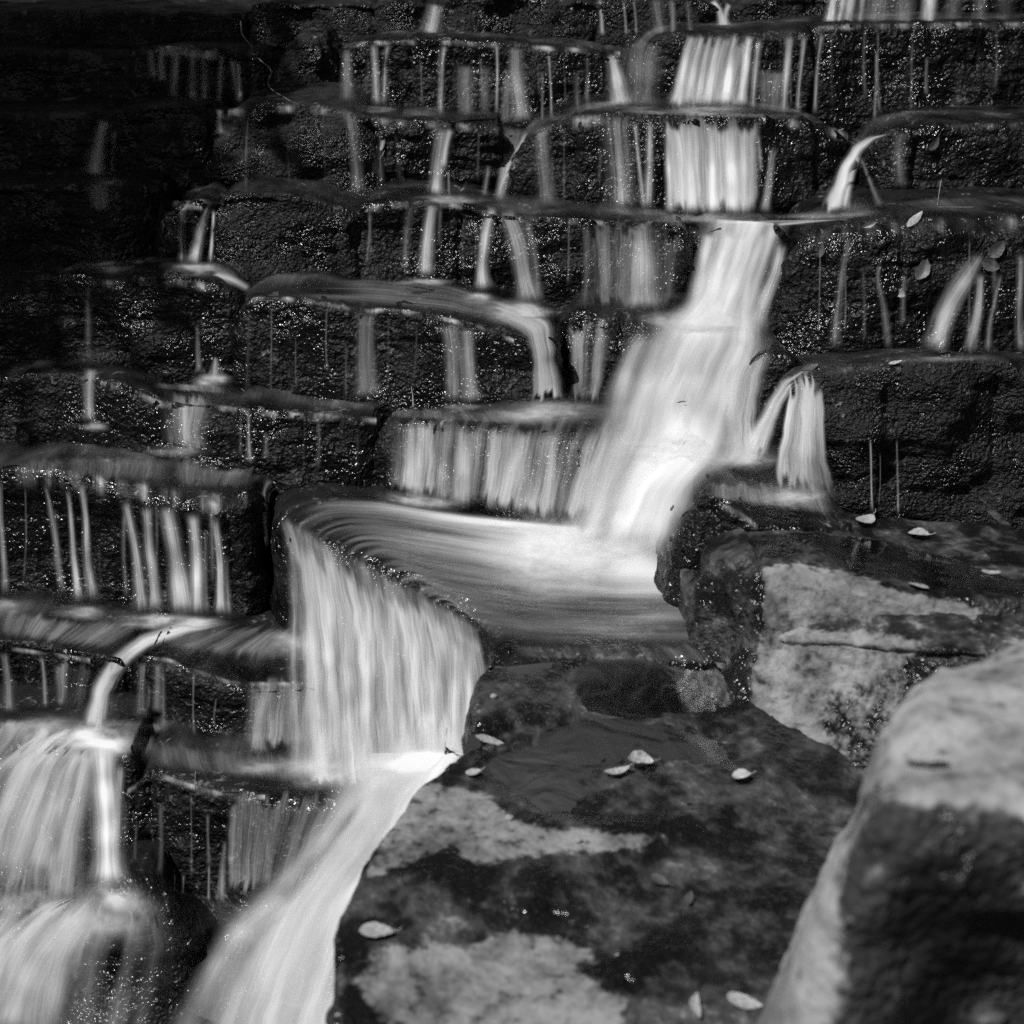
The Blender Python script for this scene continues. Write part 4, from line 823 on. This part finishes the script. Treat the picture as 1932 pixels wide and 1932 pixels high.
FL('blurred pale leaf at the bottom beside the boulder', 1402, 1893, 78, 24, -10, stem=0)
FL('short blurred upright leaf at the bottom of the shelf', 1316, 1905, 50, 20, 84, stem=0)
FL('upturned pale leaf on the edge of the right hand puddle', 1632, 988, 46, 12, 22, curl=.3)
FL('pale leaf floating on the right hand puddle', 1733, 1014, 44, 14, -6)
FL('pale torn leaf standing up at the puddle edge above the dry block', 1709, 1092, 34, 16, -62, stand=.4)
FL('flat pale leaf lying on the dry block', 1730, 1110, 46, 9, -8, stem=0)
FL('small pale scrap of leaf far right of the puddle', 1868, 1086, 14, 10, 40, stem=0)
FL('broad blurred pale leaf on top of the boulder', 1745, 1442, 96, 24, -8, stem=0)
FL('toothed grey leaf stuck to the leafy rock', 1738, 508, 50, 24, 65, 'leaf_dark', stem=0)
FL('pale wedge leaf on top of the leafy rock', 1728, 418, 44, 12, 28, 'leaf_mid', stem=0)
FL('grey leaf left of the wedge leaf on the leafy rock', 1640, 425, 36, 12, 20, 'leaf_dark')
FL('grey leaf low on the leafy rock', 1700, 552, 26, 14, -30, 'leaf_mid', stem=0)
FL('dull leaf hanging at the left of the leafy rock', 1552, 474, 26, 12, 75, 'leaf_dark', stem=0)
FL('dull broad leaf above the slanting ribbons', 1800, 462, 40, 18, 30, 'leaf_dark', stem=0)
FL('grey crumpled leaf at the right edge above the ribbons', 1880, 470, 44, 24, 50, 'leaf_dark', stem=0)
FL('grey leaf below the crumpled leaf at the right edge', 1868, 500, 40, 22, -20, 'leaf_dark', stem=0)
FL('drooping grey leaf on the layered ledge', 706, 312, 32, 16, 35, 'leaf_mid', stem=.5)
FL('upright leaf against the layered ledge', 722, 268, 40, 9, 86, 'leaf_dark', stem=0)
FL('pointed dull leaf on the right end rock of the third step', 1760, 270, 34, 14, 55, 'leaf_dark')
FL('dark wet leaf at the lip beside the leaning falls', 1528, 696, 40, 10, 14, 'leaf_dark', stem=0)
FL('dark leaf lying on the rim of the tall mossy block', 1460, 720, 40, 12, 30, 'leaf_dark', stem=0)
FL('flat pale leaf on the rim above the slanting ribbons', 1690, 686, 30, 6, 4, stem=0)
FL('small grey leaf on the damp right part of the shelf', 1245, 1665, 40, 16, -30, 'leaf_dark')
FL('blurred pale curl of leaf on the right of the shelf', 1302, 1700, 30, 16, 70, 'leaf_dark', stem=0)
def twig(label, pts, rad, mat='twig', lift=.01):
    q = []
    for x, y in pts:
        p, nr = on_rock(x, y); v = (np.array([0, 0, CZ]) - p); v /= np.linalg.norm(v); q.append(p + v * lift)
    q = np.array(q); q[:, 1] = np.minimum(q[:, 1], gauss(q[:, 1], 1, 0))
    c = catmull(q, .01); o = tube('twig', c, np.linspace(rad, rad * .4, len(c)), mat, None, 5)
    tag(o, label, 'twig', 'twigs caught on the rocks'); return o
twig('thin bare twig hanging over the shaded ledge at upper left', [(455, 40), (464, 64), (474, 86), (490, 112), (515, 132), (516, 160), (550, 192)], .0022)
twig('pale straw leaning on the right hand rock of the third step', [(1762, 335), (1768, 388)], .0011, 'leaf_pale')
twig('flat pale stick lying along the top of the leafy rock', [(1772, 391), (1800, 389), (1838, 391)], .0022, 'leaf_mid')
twig('short upright pale stick in front of the broad slab', [(780, 768), (779, 748), (776, 728)], .003, 'leaf_pale', lift=.03)
twig('thin stalk standing beside the white column, lower left', [(372, 1448), (368, 1475), (366, 1490)], .0012)
twig('dark stick lying on the third step', [(850, 232), (890, 226), (935, 222)], .006, 'leaf_dark')
def pebble(label, x, y, px, mat='dry', flat=.6):
    p, nr = on_rock(x, y); dist = np.linalg.norm(p - np.array([0, 0, CZ])); s = px * dist / F * .5
    th = np.linspace(0, 2 * math.pi, 17)[None]; ph = np.linspace(0, math.pi, 10)[:, None]
    V = np.stack([np.sin(ph) * np.cos(th), np.sin(ph) * np.sin(th), np.cos(ph) * flat + 0 * th], -1)
    V = V * s * (1 + .25 * fbm(V * 1.7 + x, 2))[..., None] + p + np.array([0, 0, s * flat * .6])
    me, q = grid_mesh('pebble', V, {'dry': np.ones(V.shape[:2]), 'tone': np.full(V.shape[:2], .95)}); o = link('pebble', me, M[mat]); tag(o, label, 'pebble', 'small stones on the shelf'); return o
pebble('small white pebble above the pale patch on the shelf', 961, 1546, 18)
pebble('pale pebble on the right part of the shelf patch', 1091, 1588, 15)
pebble('round pale pebble on the corner beside the tall curtain', 932, 1316, 15)

# ------------------------------------------------------------------ still puddles
def puddle(poly, lift=.0, grow=1.08):
    """a shallow sheet of water lying in a hollow of the shelf"""
    poly = np.asarray(poly, float); c = poly.mean(0)
    pts = np.array([on_rock(x, y)[0] for k in (.8, .96) for x, y in c + (poly - c) * k])
    A = np.c_[pts[:, :2], np.ones(len(pts))]; co = np.linalg.lstsq(A, pts[:, 2], rcond=None)[0]
    poly = c + (poly - c) * grow
    v = ray_dirs(poly[:, 0], poly[:, 1])
    t = (co[2] + lift - CZ) / (v[:, 2] - co[0] * v[:, 0] - co[1] * v[:, 1]); W = v * t[:, None] + np.array([0, 0, CZ]); cen = W.mean(0)
    W = catmull(np.vstack([W, W[:1]]), .02)
    rr = np.linspace(0, 1, 8)[:, None, None]
    wob = 1 + .07 * perlin(np.stack([W[:, 0] * 14, W[:, 1] * 14, W[:, 0] * 0], -1))[None, :, None]
    V = cen + (W[None] - cen) * rr * wob; V[..., 2] = cen[2] + (V[..., 0] - cen[0]) * co[0] + (V[..., 1] - cen[1]) * co[1]
    me, q = grid_mesh('water', V); o = link('water', me, M['pool']); tag(o, kind='structure'); return o
puddle(POOL_1, -.002); puddle(POOL_2, -.001)
puddle([(1560, 1002), (1640, 994), (1800, 1000), (1960, 1010), (1960, 1110), (1820, 1108), (1700, 1092), (1600, 1066), (1555, 1036)], .004)
